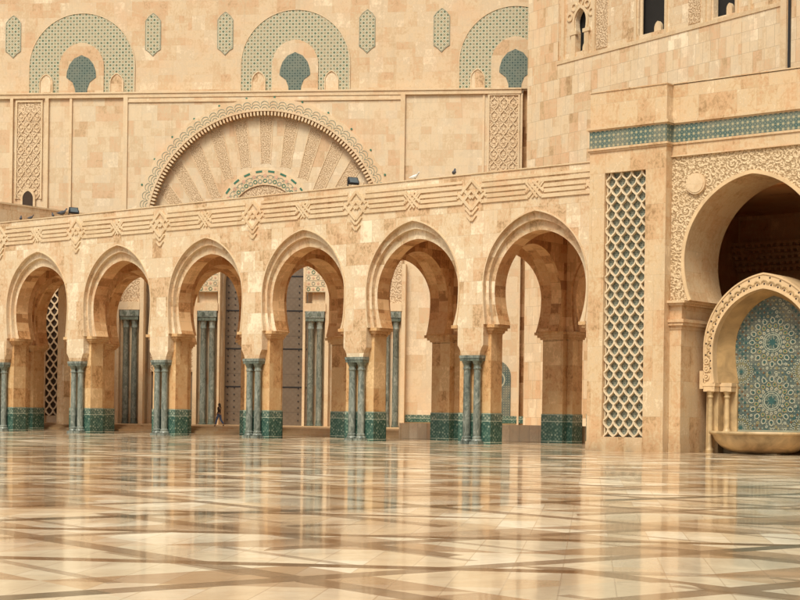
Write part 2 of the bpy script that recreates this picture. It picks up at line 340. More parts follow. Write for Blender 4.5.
# ------------------------------------------------------------------ mesh builder
class MB:
    def __init__(s): s.v = []; s.f = []; s.mi = []; s.uvs = []; s.mats = []
    def slot(s, m):
        if m not in s.mats: s.mats.append(m)
        return s.mats.index(m)
    def face(s, pts, m='wall', uv=None):
        i = len(s.v); s.v += [tuple(p) for p in pts]; s.f.append(tuple(range(i, i+len(pts)))); s.mi.append(s.slot(m)); s.uvs.append(uv)
    def box(s, x0, x1, y0, y1, z0, z1, m='wall', skip=''):
        a = [(x0,y0,z0),(x1,y0,z0),(x1,y1,z0),(x0,y1,z0),(x0,y0,z1),(x1,y0,z1),(x1,y1,z1),(x0,y1,z1)]
        for k, q in (('b',(0,3,2,1)),('t',(4,5,6,7)),('f',(0,1,5,4)),('r',(1,2,6,5)),('k',(2,3,7,6)),('l',(3,0,4,7))):
            if k not in skip: s.face([a[i] for i in q], m)
    def prism(s, poly, d0, d1, m='wall', ax='xz', side=None, back=True, off=0.0, holes=()):
        """poly in (a, z); extruded along the other horizontal axis from d0 (front) to d1"""
        def P(a, z, d): return (a, d, z) if ax == 'xz' else (d, a, z)
        loops = [[Vector((a, z, 0)) for a, z in poly]] + [[Vector((a, z, 0)) for a, z in h] for h in holes]
        flat = [p for l in loops for p in l]
        tris = tessellate_polygon(loops)
        for t_ in tris:
            q = [flat[i] for i in t_]
            ar = (q[1].x-q[0].x)*(q[2].y-q[0].y)-(q[2].x-q[0].x)*(q[1].y-q[0].y)
            if abs(ar) < 1e-9: continue
            if ar < 0: q = [q[0], q[2], q[1]]
            fr = [P(p.x, p.y, d0) for p in q]; bk = [P(p.x, p.y, d1) for p in reversed(q)]
            if ax != 'xz': fr.reverse(); bk.reverse()
            s.face(fr, m)
            if back: s.face(bk, m)
        for li, l in enumerate(loops):
            n = len(l); arc = 0.0
            A = sum(l[i].x*l[(i+1) % n].y-l[(i+1) % n].x*l[i].y for i in range(n))
            ccw = (A > 0) == (li == 0)
            for i in range(n):
                a, b = l[i], l[(i+1) % n]; L = (b-a).length
                q = [P(a.x, a.y, d0), P(a.x, a.y, d1), P(b.x, b.y, d1), P(b.x, b.y, d0)]
                uv = [(arc, d0), (arc, d1), (arc+L, d1), (arc+L, d0)]
                arc += L
                if not ccw: q.reverse(); uv.reverse()
                if ax != 'xz': q.reverse(); uv.reverse()
                q.reverse(); uv.reverse()
                s.face(q, side or m, uv)
    def ribbon(s, pts, w, d0, d1, m='wall', closed=False, ax='xz'):
        """flat band of width w following pts (a,z), from depth d0 to d1"""
        n = len(pts); L = []; Rr = []
        P = [Vector(p) for p in pts]
        for i in range(n):
            if closed: a, b = P[i-1], P[(i+1) % n]
            else: a, b = P[max(i-1, 0)], P[min(i+1, n-1)]
            t = (b-a).normalized() if (b-a).length > 0 else Vector((1, 0))
            nn = Vector((-t.y, t.x)); k = 1.0
            if 0 < i < n-1 or closed:
                t1 = (P[i]-P[i-1]).normalized(); c = max(.5, abs(t1.dot(t))); k = 1/c
            L.append(P[i]+nn*w/2*k); Rr.append(P[i]-nn*w/2*k)
        def Q(v, d): return (v.x, d, v.y) if ax == 'xz' else (d, v.x, v.y)
        rng_ = range(n if closed else n-1)
        for i in rng_:
            j = (i+1) % n
            s.face([Q(Rr[i], d0), Q(Rr[j], d0), Q(L[j], d0), Q(L[i], d0)], m)
            s.face([Q(L[i], d0), Q(L[j], d0), Q(L[j], d1), Q(L[i], d1)], m)
            s.face([Q(Rr[j], d0), Q(Rr[i], d0), Q(Rr[i], d1), Q(Rr[j], d1)], m)
        if not closed:
            for i in (0, n-1): s.face([Q(L[i], d0), Q(L[i], d1), Q(Rr[i], d1), Q(Rr[i], d0)], m)
    def lathe(s, prof, cx, cy, m='green', n=20, a0=0, a1=2*math.pi, sx=1, sy=1):
        full = abs(a1-a0-2*math.pi) < 1e-6
        for k in range(n):
            t0 = a0+(a1-a0)*k/n; t1 = a0+(a1-a0)*(k+1)/n
            for (r0, z0), (r1, z1) in zip(prof, prof[1:]):
                q = [(cx+r0*math.cos(t0)*sx, cy+r0*math.sin(t0)*sy, z0), (cx+r0*math.cos(t1)*sx, cy+r0*math.sin(t1)*sy, z0),
                     (cx+r1*math.cos(t1)*sx, cy+r1*math.sin(t1)*sy, z1), (cx+r1*math.cos(t0)*sx, cy+r1*math.sin(t0)*sy, z1)]
                if r0 < 1e-6: q = [q[0], q[2], q[3]]
                elif r1 < 1e-6: q = q[:3]
                s.face(q, m)
    def disc(s, cx, cz, r, d0, d1, m, n=24, r2=None, rot=0, star=None):
        pts = []
        N = n
        for k in range(N):
            rr = r if (star is None or k % 2 == 0) else r*star
            a = rot+2*math.pi*k/N
            pts.append((cx+rr*math.cos(a), cz+rr*math.sin(a)))
        if r2:
            s.prism(pts, d0, d1, m, back=False, holes=[[(cx+r2*math.cos(-2*math.pi*k/N), cz+r2*math.sin(-2*math.pi*k/N)) for k in range(N)]])
        else: s.prism(pts, d0, d1, m, back=False)
    def build(s, name, parent=None, smooth=35, loc=None, rot=None):
        me = bpy.data.meshes.new(name)
        me.from_pydata(s.v, [], s.f)
        for m in s.mats: me.materials.append(M[m])
        me.polygons.foreach_set('material_index', s.mi)
        ul = me.uv_layers.new(name='UVMap'); Z = Vector((0,0,1))
        me.update()
        for p, u in zip(me.polygons, s.uvs):
            if u is None:
                nrm = p.normal
                if abs(nrm.z) > .85: t, b = Vector((1,0,0)), Vector((0,1,0))
                else:
                    t = Z.cross(nrm).normalized(); b = Z
                for li, vi in zip(p.loop_indices, p.vertices):
                    co = me.vertices[vi].co; ul.data[li].uv = (co.dot(t), co.dot(b))
            else:
                for li, q in zip(p.loop_indices, u): ul.data[li].uv = q
        bm = bmesh.new(); bm.from_mesh(me)
        bmesh.ops.remove_doubles(bm, verts=bm.verts, dist=1e-4)
        bm.to_mesh(me); bm.free()
        me.shade_smooth(); me.set_sharp_from_angle(angle=R(smooth))
        o = bpy.data.objects.new(name, me); COL.objects.link(o)
        if parent: o.parent = parent
        if loc: o.location = loc
        if rot: o.rotation_euler = rot
        return o

def thing(name, label, cat, loc=(0,0,0), rz=0, group=None):
    o = bpy.data.objects.new(name, None); COL.objects.link(o); o.empty_display_size = .5
    o.location = loc; o.rotation_euler = (0,0,rz); o['label'] = label; o['category'] = cat
    if group: o['group'] = group
    return o
def tag(o, label, cat, group=None):
    o['label'] = label; o['category'] = cat
    if group: o['group'] = group
    return o
def copy_tree(o, parent=None, loc=None):
    c = o.copy(); COL.objects.link(c)
    if parent is not None: c.parent = parent
    if loc is not None: c.location = loc
    for ch in [x for x in COL.objects if x.parent == o]: copy_tree(ch, c)
    return c

def arch(a, h, zc, zs, ins=0.0, n=16, c0=0.0):
    """pointed horseshoe, left springing -> apex -> right springing; half width a at zc, apex zc+h"""
    Rr = (a*a+h*h)/(2*a) if h > a*.999 else a
    cx = a-Rr; e = h/math.sqrt(max(Rr*Rr-cx*cx, 1e-9))
    t1 = math.acos(max(-1, min(1, -cx/Rr)))
    right = []
    for i in range(6):
        f = i/6; z = zs+(zc-zs)*f; right.append((a-ins*(1-f)**2, z))
    if zc <= zs+1e-6: right = []
    for i in range(n+1):
        t = t1*i/n; right.append((cx+Rr*math.cos(t), zc+e*Rr*math.sin(t)))
    right[-1] = (0.0, zc+h)
    left = [(-x, z) for x, z in right]
    pts = left+list(reversed(right))[1:]
    return [(x+c0, z) for x, z in pts]

# ================================================================== GROUND
fl = MB(); fl.face([(-300,-260,0),(420,-260,0),(420,420,0),(-300,420,0)], 'floor')
o = fl.build('courtyard_floor'); o['kind'] = 'structure'
A1 = R(31.7); U1 = Vector((math.cos(A1), math.sin(A1), 0)); W1 = Vector((-math.sin(A1), math.cos(A1), 0))
P0 = Vector((3.01, 22.87, 0))
st = MB()
for i in range(3):
    y0 = 9.75+i*.42; st.box(-14.0, 52, y0, 36 if i == 2 else y0+.46, -.05, .162*(i+1), 'step')
o = st.build('platform_steps'); o['kind'] = 'structure'

# ================================================================== ARCADE
arc = thing('arcade', 'long beige marble arcade with six horseshoe arches in view and green tiled pier bases', 'arcade', (0,0,0))
ZS, ZC = 6.43, 8.05
HB = B/2
def bay_poly(half, apexh, ins, zb, x0=0.0, x1=B, zt=14.5, zlow=None):
    zc_ = ZC+.25+(.22 if half > 3 else 0)
    pr = arch(half, apexh+ZC-zc_, zc_, ZS, ins, c0=B/2)
    p = [(x0, zlow or zb)]
    if zlow is not None and zlow < zb:
        p += [(.846, zlow), (.846, zb)]
    p += [(pr[0][0], zb)] if abs(pr[0][1]-zb) > 1e-3 else []
    p += pr
    p += [(pr[-1][0], zb)] if abs(pr[-1][1]-zb) > 1e-3 else []
    if zlow is not None and zlow < zb: p += [(B-.846, zb), (B-.846, zlow)]
    p += [(x1, zlow or zb), (x1, zt), (x0, zt)]
    return p
# front arch wall, one bay
def front_bay():
    mb = MB()
    mb.prism(bay_poly(3.24, 12.28-ZC, .16, ZS, zlow=5.3), -.5, -.27, 'smooth')
    mb.prism(bay_poly(3.06, 11.86-ZC, .22, ZS, zlow=5.3, zt=14.4), -.27, 0.0, 'smooth')
    mb.prism(bay_poly(2.86, 11.33-ZC, .36, ZS, zt=14.4), 0.0, T, 'smooth', side='shaded_stone')
    # thin roll on the outermost order
    pr = arch(3.27, 12.31-ZC-.47, ZC+.47, ZS, .16, c0=B/2)
    mb.ribbon(pr, .07, -.545, -.5, 'trim')
    # coping
    mb.box(0, B, -.56, .1, 14.5, 14.56, 'trim'); mb.box(0, B, .1, .45, 13.0, 14.5, 'smooth', 'f')
    return mb
def relief():
    mb = MB(); w = .19; y0, y1 = -.575, -.5
    Z1, Z2, Z3, Z4 = 13.85, 13.55, 13.28, 13.01
    c = B/2
    for sgn, ox in ((1, 0.0), (-1, B)):
        X = lambda v: ox+sgn*v
        e = c-.42    # where the small knot begins
        mb.ribbon([(X(.62), Z1), (X(e), Z1)], w, y0, y1, 'trim')
        mb.ribbon([(X(.95), Z2), (X(e-.14), Z2)], w, y0, y1, 'trim')
        mb.ribbon([(X(.98), Z3), (X(e-.16), Z3)], w, y0, y1, 'trim')
        mb.ribbon([(X(.62), Z4), (X(e), Z4)], w, y0, y1, 'trim')
        mb.ribbon([(X(.62+.03), 14.12), (X(B/2), 14.12)], .14, y0+.02, y1, 'trim')
        # half of the big knot at the pier centre (mirrored by the neighbouring bay)
        ya = y0-.012*sgn if sgn > 0 else y0+.008
        mb.ribbon([(X(.66), Z1), (X(.03), 13.22)], .16, ya, y1, 'trim')
        mb.ribbon([(X(.66), Z4), (X(.03), 13.64)], .16, ya-.006, y1, 'trim')
        mb.ribbon([(X(.97), Z2), (X(.82), 13.41), (X(.97), Z3)], .13, ya+.004, y1, 'trim')
        mb.ribbon([(X(.80), 13.41), (X(.02), 12.60)], .16, ya-.01, y1, 'trim')
        mb.ribbon([(X(.72), 13.50), (X(.02), 14.20)], .16, ya-.014, y1, 'trim')
        mb.ribbon([(X(.40), 12.72), (X(.02), 12.33)], .13, ya-.003, y1, 'trim')
        mb.ribbon([(X(.30), 12.30), (X(.02), 12.00)], .12, ya-.003, y1, 'trim')
        mb.ribbon([(X(.24), 13.41), (X(.02), 13.62)], .1, ya-.02, y1, 'trim')
    for sgn in (1, -1):
        ya = y0-.010*sgn
        mb.ribbon([(c-.42*sgn, Z1), (c+.42*sgn, Z4)], .14, ya, y1, 'trim')
        mb.ribbon([(c-.62*sgn, Z1-.02), (c-.56*sgn, Z1-.05), (c+.16*sgn, Z4-.04)], .10, ya-.005, y1, 'trim')
        mb.ribbon([(c-.14*sgn, Z1+.02), (c+.56*sgn, Z3-.02)], .12, ya-.003, y1, 'trim')
        mb.ribbon([(c-.58*sgn, Z2), (c-.47*sgn, 13.41), (c-.58*sgn, Z3)], .12, ya-.007, y1, 'trim')
    return mb
ZI = 5.94
def pier_mesh():
    mb = MB(); mb.box(-PW, PW, 0, T, 0, ZI+.02, 'pier', 'bt'); return mb
def pier_dado(extra=0):
    mb = MB(); e = .035; mb.box(-PW-e, PW+e, -e, T+e, .0, 1.676, 'dado', 'b'); 
    return mb
def tiers(mb, x0, x1, y0, y1, m='pier', out=.4, fy=.18, by=.18, ox=None):
    prev = None
    T_ = [(.0, 5.90, 6.0), (.12, 6.0, 6.12), (.26, 6.12, 6.26), (.40, 6.26, 6.43)]
    for k, a, b in T_:
        q = k/.4
        mb.box(x0-out*q-.01, x1+out*q+.01, y0-fy*q-.01, y1+by*q+.01, a, b, m)
front0 = front_bay(); relief0 = relief()
def pier_group(k, y, front):
    p = proto_pier if k is not None and False else None
# prototypes
pm = pier_mesh().build('pier', arc)
dm = pier_dado().build('dado', pm)
im = MB(); tiers(im, -PW, PW, 0, T, 'pier', .40, .30, .12); imo = im.build('impost', pm)
pf = MB()   # the corbel that gathers the wall onto the capitals
for i in range(5):
    f0, f1 = i/5, (i+1)/5
    w0 = .60+.25*f0**1.6; w1 = .60+.25*f1**1.6
    z0 = 4.77+.56*f0; z1 = 4.77+.56*f1
    y0_, y1_ = -.46-.04*f0, -.46-.04*f1
    A_ = [(-w0,y0_,z0),(w0,y0_,z0),(w0,.0,z0),(-w0,.0,z0),(-w1,y1_,z1),(w1,y1_,z1),(w1,.0,z1),(-w1,.0,z1)]
    for q in ((0,1,5,4),(1,2,6,5),(3,0,4,7)): pf.face([A_[j] for j in q], 'smooth')
    if i == 0: pf.face([A_[j] for j in (0,3,2,1)], 'smooth')
corb = pf.build('corbel', arc, loc=(0,0,0))
# columns
cs = MB(); cs.lathe([(.20,.42),(.205,.6),(.203,2.3),(.19,4.0),(.225,4.03),(.235,4.09),(.20,4.13),(.20,4.25)], 0, 0, 'green', 20)
col0 = cs.build('column', arc, loc=(-.34,-.27,0))
cb = MB(); cb.box(-.30,.30,-.30,.30,0,.14,'green'); cb.lathe([(.28,.14),(.30,.19),(.27,.25),(.235,.28),(.25,.33),(.25,.37),(.20,.43)], 0, 0, 'green', 20)
cb.build('column_base', col0)
cp = MB()
for sx in (-.34, .34): cp.lathe([(.20,4.22),(.23,4.3),(.29,4.42),(.31,4.5)], sx, -.27, 'green_dark', 16)
cp.box(-.64,.64,-.55,.0,4.47,4.62,'green_dark'); cp.box(-.67,.67,-.58,.0,4.62,4.775,'green')
cap0 = cp.build('capital', arc)
bay0 = front0.build('arch_wall', arc); rel0 = relief0.build('interlace_relief', bay0)
# rear row and cross arches
rb = MB()
rb.prism(bay_poly(2.86, 11.33-ZC, .36, ZS, zt=14.4), D, D+T, 'shaded_stone')
rb.prism(bay_poly(3.08, 11.75-ZC, .2, ZS, zt=12.62), D-.2, D, 'shaded_stone')
rbay = rb.build('rear_arch_wall', arc)
tv = MB(); tc = (T+D)/2; th = (D-T)/2
prt = arch(2.80, 11.2-ZC-.35, ZC+.35, ZS, .34, c0=tc)
tv.prism([(T, ZS)]+prt+[(D-.2, ZS), (D-.2, 12.62), (T, 12.62)], .68, -.68, 'shaded_stone', ax='yz')
tvo = tv.build('cross_arch', arc)
rp = MB(); rp.box(-.68,.68,T,T+.5,0,ZI,'pier','b'); rpo = rp.build('respond', arc)
rr = MB(); rr.box(-.68,.68,D-.5,D,0,ZI,'pier','b')
for yy in (T, ):
    pass
rro = rr.build('rear_respond', arc)
e = .035
q = MB(); q.box(-.68-e,.68+e,T+e,T+.5+e,0,1.676,'dado','b'); q.build('dado', rpo)
q = MB(); q.box(-.68-e,.68+e,D-.5-e,D-e,0,1.676,'dado','b'); q.build('dado', rro)
def tiersy(y0, y1, fy, by):
    q = MB()
    for kk, a, b_ in [(.0, 5.90, 6.0), (.3, 6.0, 6.12), (.62, 6.12, 6.26), (1, 6.26, 6.43)]:
        q.box(-.68-.12*kk-.01, .68+.12*kk+.01, y0-fy*kk, y1+by*kk, a, b_, 'pier')
    return q
tiersy(T+.16, T+.5, 0, .26).build('impost', rpo)
tiersy(D-.5, D-.16, .26, 0).build('impost', rro)
tags = dict()
for k in range(-2, 7):
    x = k*B
    if k == 0: continue
    for proto in (pm, corb, cap0): copy_tree(proto, arc, (x, 0, 0))
    for proto in (rpo, rro, tvo): copy_tree(proto, arc, (x, 0, 0))
copy_tree(col0, arc, (.34, -.27, 0))
for k in range(-2, 7):
    if k: 
        copy_tree(col0, arc, (k*B-.34, -.27, 0)); copy_tree(col0, arc, (k*B+.34, -.27, 0))
rpier = copy_tree(pm, arc, (0, D, 0))
for k in range(-2, 7):
    if k: copy_tree(rpier, arc, (k*B, D, 0))
for k in range(-2, 6):
    if k: copy_tree(bay0, arc, (k*B, 0, 0)); copy_tree(rbay, arc, (k*B, 0, 0))
# last half bay against the pavilion, ceiling and roof
q = MB(); q.box(6*B, 52.0, -.5, T, 5.3, 14.5, 'smooth'); q.box(6*B+PW+.05, 52.0, .02, T-.02, 0, 5.3, 'smooth'); q.box(6*B, 52.0, D, D+T, 0, 14.4, 'smooth')
q.ribbon([(6*B+.62, 13.85), (52, 13.85)], .19, -.575, -.5, 'trim'); q.ribbon([(6*B+.95, 13.55), (52, 13.55)], .19, -.575, -.5, 'trim')
q.ribbon([(6*B+.95, 13.28), (52, 13.28)], .19, -.575, -.5, 'trim'); q.ribbon([(6*B+.62, 13.01), (52, 13.01)], .19, -.575, -.5, 'trim')
q.build('end_wall', arc)
q = MB(); q.box(-2*B-1, 52.0, T+.01, D-.21, 12.62, 12.9, 'shaded_stone'); q.box(-2*B-1, 52.0, .45, D, 12.9, 13.2, 'roof'); q.build('ceiling', arc)

# parapet wall of the wing at the far left
wg = MB(); wg.box(-5.8, -5.0, 1.2, 12.5, 13.2, 16.66, 'smooth'); wg.box(-5.86, -4.94, 1.14, 12.56, 16.66, 16.78, 'trim')
wg.box(-5.8,-5.0,9.4,12.5,.4,13.2,'smooth')
tag(wg.build('roof_wall'), 'plain pale stone wall rising behind the left end of the arcade roof', 'wall')

# ================================================================== MOSQUE FACADE (local x = along, y = into the wall)
mq = thing('mosque_facade', 'tall beige mosque facade with huge round portal arch and green tiled blind arches', 'mosque', tuple(P0), A1)
ZCOR = 27.2
w = MB()
PZC, PR = 16.07, 9.62
door_p = arch(3.9, 4.8, 12.0, .4, 0.0)
# portal panel with the big arch cut out
big = [( -PR*math.cos(t), PZC+PR*math.sin(t)) for t in [math.pi*i/64 for i in range(65)]]
w.prism([(-11.3, .4), (-PR, .4)]+big+[(PR, .4), (10.95, .4), (10.95, 26.9), (-11.3, 26.9)], 0, .8, 'facade')
w.build('portal_wall', mq)
# recessed tympanum, r < PR, with the doorway cut in
ty = MB()
ty.prism([(-PR-.2, .4), (-3.9, .4)]+door_p[1:-1]+[(3.9, .4), (PR+.2, .4), (PR+.2, 16.9), (-PR-.2, 16.9)], .8, 1.6, 'facade')
ty.box(-PR-.2, PR+.2, .5, 1.6, 16.9, 26.3, 'facade')
tyo = ty.build('tympanum', mq)
# radial carved strips
rs = MB()
for i in range(-7, 8):
    th_ = math.pi/2+R(13.4)*i
    tx, tz = (PR-.45)*math.cos(th_), PZC+(PR-.45)*math.sin(th_)
    dv = Vector((0-tx, 9.6-tz)); L = dv.length; dv.normalize()
    # stop at the small arch
    k = 0.0
    while k < L-3 and tz+dv.y*k > 17.3 and (Vector((tx, tz))+dv*k-Vector((0, 17.2))).length > 4.35 and k < 7.5: k += .05
    if k < .6: continue
    nx = Vector((-dv.y, dv.x)); a = Vector((tx, tz)); b = a+dv*k
    w0, w1 = .50, .34
    rs.face([(p.x, .497, p.y) for p in (a-nx*w0, a+nx*w0, b+nx*w1, b-nx*w1)], 'carved_band')
    for sd in (-1, 1):
        rs.ribbon([tuple(a+nx*(w0+.05)*sd), tuple(b+nx*(w1+.05)*sd)], .07, .46, .5, 'trim')
rs.build('radial_carving', tyo)
# archivolt of the great arch: raised ring, scalloped inlay lines and a row of teeth
ring = MB(); ZR = PR+.95
N = 90
for i in range(N):
    a0, a1 = math.pi*i/N, math.pi*(i+1)/N
    def pt(r, a, d): return (r*math.cos(a), d, PZC+r*math.sin(a))
    def rr_(a): return ZR+.10*abs(math.sin(a*N/2*.5))
    ring.face([pt(rr_(a0), a0, -.18), pt(PR-.02, a0, -.18), pt(PR-.02, a1, -.18), pt(rr_(a1), a1, -.18)][::-1], 'trim')
    ring.face([pt(rr_(a0), a0, 0), pt(rr_(a0), a0, -.18), pt(rr_(a1), a1, -.18), pt(rr_(a1), a1, 0)], 'trim')
    ring.face([pt(PR-.02, a0, -.18), pt(PR-.02, a0, .5), pt(PR-.02, a1, .5), pt(PR-.02, a1, -.18)], 'trim')
ro = ring.build('great_arch', mq, smooth=50)
sc_ = MB(); NS = 44
for i in range(NS+1):
    am = math.pi*i/NS
    for (rad, rc, mat_) in ((.34, PR+.22, 'greyscallop'), (.19, PR+.14, 'greyscallop'), (.30, PR+.50, 'greyscallop')):
        ac = am+(math.pi/NS/2 if rc > PR+.5 else 0)
        pts = []
        for j in range(9):
            t = -math.pi/2*0+math.pi*j/8
            lx, lz = rad*math.cos(t), rad*.85*math.sin(t)
            pts.append(((rc+lz)*math.cos(ac)-lx*math.sin(ac)*-1*-1, PZC+(rc+lz)*math.sin(ac)+lx*math.cos(ac)))
        sc_.ribbon(pts, .05, -.2, -.18, mat_)
    if i % 3 == 0:
        sc_.disc((ZR+.16)*math.cos(am), PZC+(ZR+.16)*math.sin(am), .085, -.06, 0, 'greentile', 8)
sc_.build('scalloped_inlay', ro)
tt = MB(); NTT = 104
for i in range(NTT+1):
    a = math.pi*i/NTT; c_, s_ = math.cos(a), math.sin(a); hw = .075
    P_ = [(-hw, PR), (hw, PR), (hw, PR-.32), (0, PR-.40), (-hw, PR-.32)]
    q = [(r*c_+t*s_*-1, PZC+r*s_+t*c_) for t, r in P_]
    tt.prism(q, -.14, .30, 'trim', back=False)
tt.build('toothed_edge', ro)
# small inner arch over the door
r2 = MB(); c2 = 17.2; Ro, Ri = 3.87, 2.75
oi = [(-Ro*math.cos(math.pi*j/40), c2+Ro*math.sin(math.pi*j/40)) for j in range(41)]
ii = arch(2.75, 2.62, c2, c2, 0, n=20)
r2.prism(oi+list(reversed(ii)), .34, .5, 'trim')
r2o = r2.build('inner_arch', tyo)
dd = MB()
for j in range(23):
    a = math.pi*(j+.5)/23; rc = Ro-.17; c_, s_ = math.cos(a), math.sin(a)
    if j % 2 == 0:
        q = [(r*c_-t*s_, c2+r*s_+t*c_) for t, r in ((-.26, rc-.07), (.26, rc-.07), (.26, rc+.08), (-.26, rc+.08))]
        dd.prism(q, .315, .34, 'greentile', back=False)
        dd.disc((Ro-.95)*c_, c2+(Ro-.95)*s_, .20, .32, .34, 'greyscallop', 12, r2=.11)
    else:
        dd.disc((Ro-.5)*c_, c2+(Ro-.5)*s_, .15, .32, .34, 'pinkdisc', 10)
        dd.disc((Ro-.92)*c_, c2+(Ro-.92)*s_, .17, .32, .34, 'greentile', 12, r2=.10)
    pts = []
    for m_ in range(7):
        t = math.pi*m_/6; lx, lz = .3*math.cos(t), .26*math.sin(t)
        pts.append(((Ro-.72+lz)*c_-lx*s_, c2+(Ro-.72+lz)*s_+lx*c_))
    dd.ribbon(pts, .05, .323, .34, 'greyscallop')
dd.build('tile_inlay', r2o)
q = MB(); ip = arch(2.72, 2.6, c2, c2, 0, n=14); q.prism(ip, .45, .5, 'carved_fine', back=False); q.build('carved_lunette', r2o)
# door leaves inside the doorway
dl = MB(); dp = arch(3.5, 4.6, 11.9, .49, 0.0)
dl.prism([(x, z) for x, z in dp], 1.9, 2.1, 'door')
dlo = dl.build('door', mq)
q = MB()
for sx in (-3.2, -2.65, -.28, .28, 2.65, 3.2):
    z = .9
    while z < (15.6 if abs(sx) < 1 else 12.0):
        q.disc(sx, z, .055, 1.84, 1.9, 'black', 6); z += .52
for z in (3.6, 6.7, 9.8, 12.6): q.box(-3.38, 3.38, 1.87, 1.9, z-.05, z+.05, 'black', 'kb')
q.box(-.03, .03, 1.86, 1.9, .5, 16.0, 'black', 'k')
q.build('door_studs', dlo)
fr = MB(); op = arch(3.9, 4.8, 12.0, .4, 0); ip = arch(3.47, 4.5, 11.9, .4, 0)
fr.prism(op+list(reversed(ip)), 1.2, 2.15, 'trim'); fr.build('door_frame', dlo)
# green column pairs beside the doors
def green_pair(cx):
    q = MB(); f = -.62 if abs(cx) > 9 else 0
    for dx in (-.36, .36):
        q.lathe([(.25,.95),(.27,.62),(.31,.58),(.31,.49)], cx+dx, .42+f, 'green_dark', 14)
        q.lathe([(.24,.95),(.25,1.3),(.25,4.0),(.235,8.2),(.27,8.25),(.27,8.33),(.235,8.4),(.26,8.6),(.33,8.9)], cx+dx, .42+f, 'green', 14)
    o_ = q.build('portal_column_pair', mq)
    c = MB(); c.box(cx-.74, cx+.74, .05+f, .8+f, 8.86, 9.15, 'green_dark'); c.box(cx-.78, cx+.78, .0+f, .8+f, 9.15, 9.66, 'green')
    for dx in (-.36, .36): c.disc(cx+dx, 9.38, .17, -.02+f, 0.0+f, 'green_dark', 10)
    c.build('capital', o_)
    return o_
for cx in (-4.55, 4.25, -10.8, 10.48): green_pair(cx)
# pilaster strips and panels between the columns (stand in front of the tympanum)
for x0, x1 in ((-5.75,-5.42),(-3.72,-3.55),(3.25,3.45),(5.05,5.35),(-9.95,-9.62),(9.2,9.62),(-11.85,-11.65),(11.3,11.6)):
    q = MB(); q.box(x0, x1, -.6 if abs(x0) > 9 else .25, .8, .49, 14.8 if abs(x0) < 9 else 13.4, 'trim'); q.build('pilaster', mq)
for cx, sgn in ((-7.55, -1), (7.45, 1)):
    q = MB(); q.box(cx-1.75, cx+1.75, .45, .8, 4.72, 14.6, 'carved_fine', 'k'); q.box(cx-1.85, cx+1.85, .35, .8, 14.6, 15.0, 'trim', 'k')
    q.build('carved_wall_panel', mq)
    d = MB(); d.box(cx-1.7, cx+1.7, .68, .795, .49, 4.72, 'door', 'k'); d.box(cx-.04, cx+.04, .64, .68, .5, 4.7, 'black', 'k'); d.build('side_door', mq)
# panels with green and pink discs above the column pairs
def disc_panel(cx, z0, z1, hw=.85):
    q = MB(); q.box(cx-hw, cx+hw, .3, .8, z0, z1, 'trim', 'k')
    nx, nz = 4, int((z1-z0)/.45)
    for i in range(nx):
        for j in range(nz):
            x = cx-hw+.22+(2*hw-.44)*i/(nx-1); z = z0+.25+.45*j
            m_ = ('greentile', 'pinkdisc')[(i+j) % 2]
            if (i+j) % 2: q.disc(x, z, .09, .27, .3, m_, 8)
            else: q.disc(x, z, .15, .275, .3, ('greyscallop' if j % 3 else m_), 10, r2=.10)
    for j in range(nz+1):
        q.ribbon([(cx-hw, z0+.03+.45*j), (cx+hw, z0+.03+.45*j)], .035, .285, .3, 'greyscallop')
    q.build('inlaid_panel', mq)
for cx in (-4.55, 4.25): disc_panel(cx, 11.2, 15.6, .8)
for cx in (-4.55, 4.25, -10.8, 10.48):
    q = MB(); q.box(cx-.86, cx+.86, .1-(.75 if abs(cx) > 9 else 0), .8, 9.66, 10.3, 'trim', 'k'); q.build('lintel', mq)
for cx in (-10.8, 10.48):
    q = MB(); q.box(cx-.8, cx+.8, -.3, .5, 10.3, 13.9, 'carved_fine', 'k'); q.build('carved_panel', mq)
# side walls of the lower facade, frames, cornice
def side(x0, x1, name='side_wall'):
    q = MB(); q.box(x0, x1, .15, .95, .4, ZCOR-.3, 'facade', 'k'); return q.build(name, mq)
side(-34, -11.65); side(11.3, 20.55)
q = MB(); q.box(20.55, 26, 1.1, 1.9, .4, ZCOR, 'shaded_stone', 'k'); q.build('recess_wall', mq)  # shadow strip at the junction painted in with the orange-dark stone
q = MB()
for x in (-11.48, 11.13): q.box(x-.18, x+.18, -.14, .4, .4, ZCOR-.3, 'trim')
q.box(-34, 20.5, -.06, .5, ZCOR-.32, ZCOR, 'trim'); q.box(-34, 20.5, -.14, .5, ZCOR, ZCOR+.12, 'trim')
q.box(-11.66, 11.31, -.1, .5, ZCOR-.72, ZCOR-.56, 'trim')
q.box(-16.2, -16.0, -.02, .15, .4, ZCOR-.32, 'trim'); q.box(-18.25, -17.95, -.08, .15, .4, ZCOR-.32, 'trim'); q.box(-21.2, -20.95, -.08, .15, .4, ZCOR-.32, 'trim')
q.box(17.45, 17.62, .05, .15, .4, ZCOR-.32, 'trim'); q.box(20.45, 20.6, .0, .15, .4, ZCOR-.32, 'trim')
q.build('cornice_and_frames', mq)
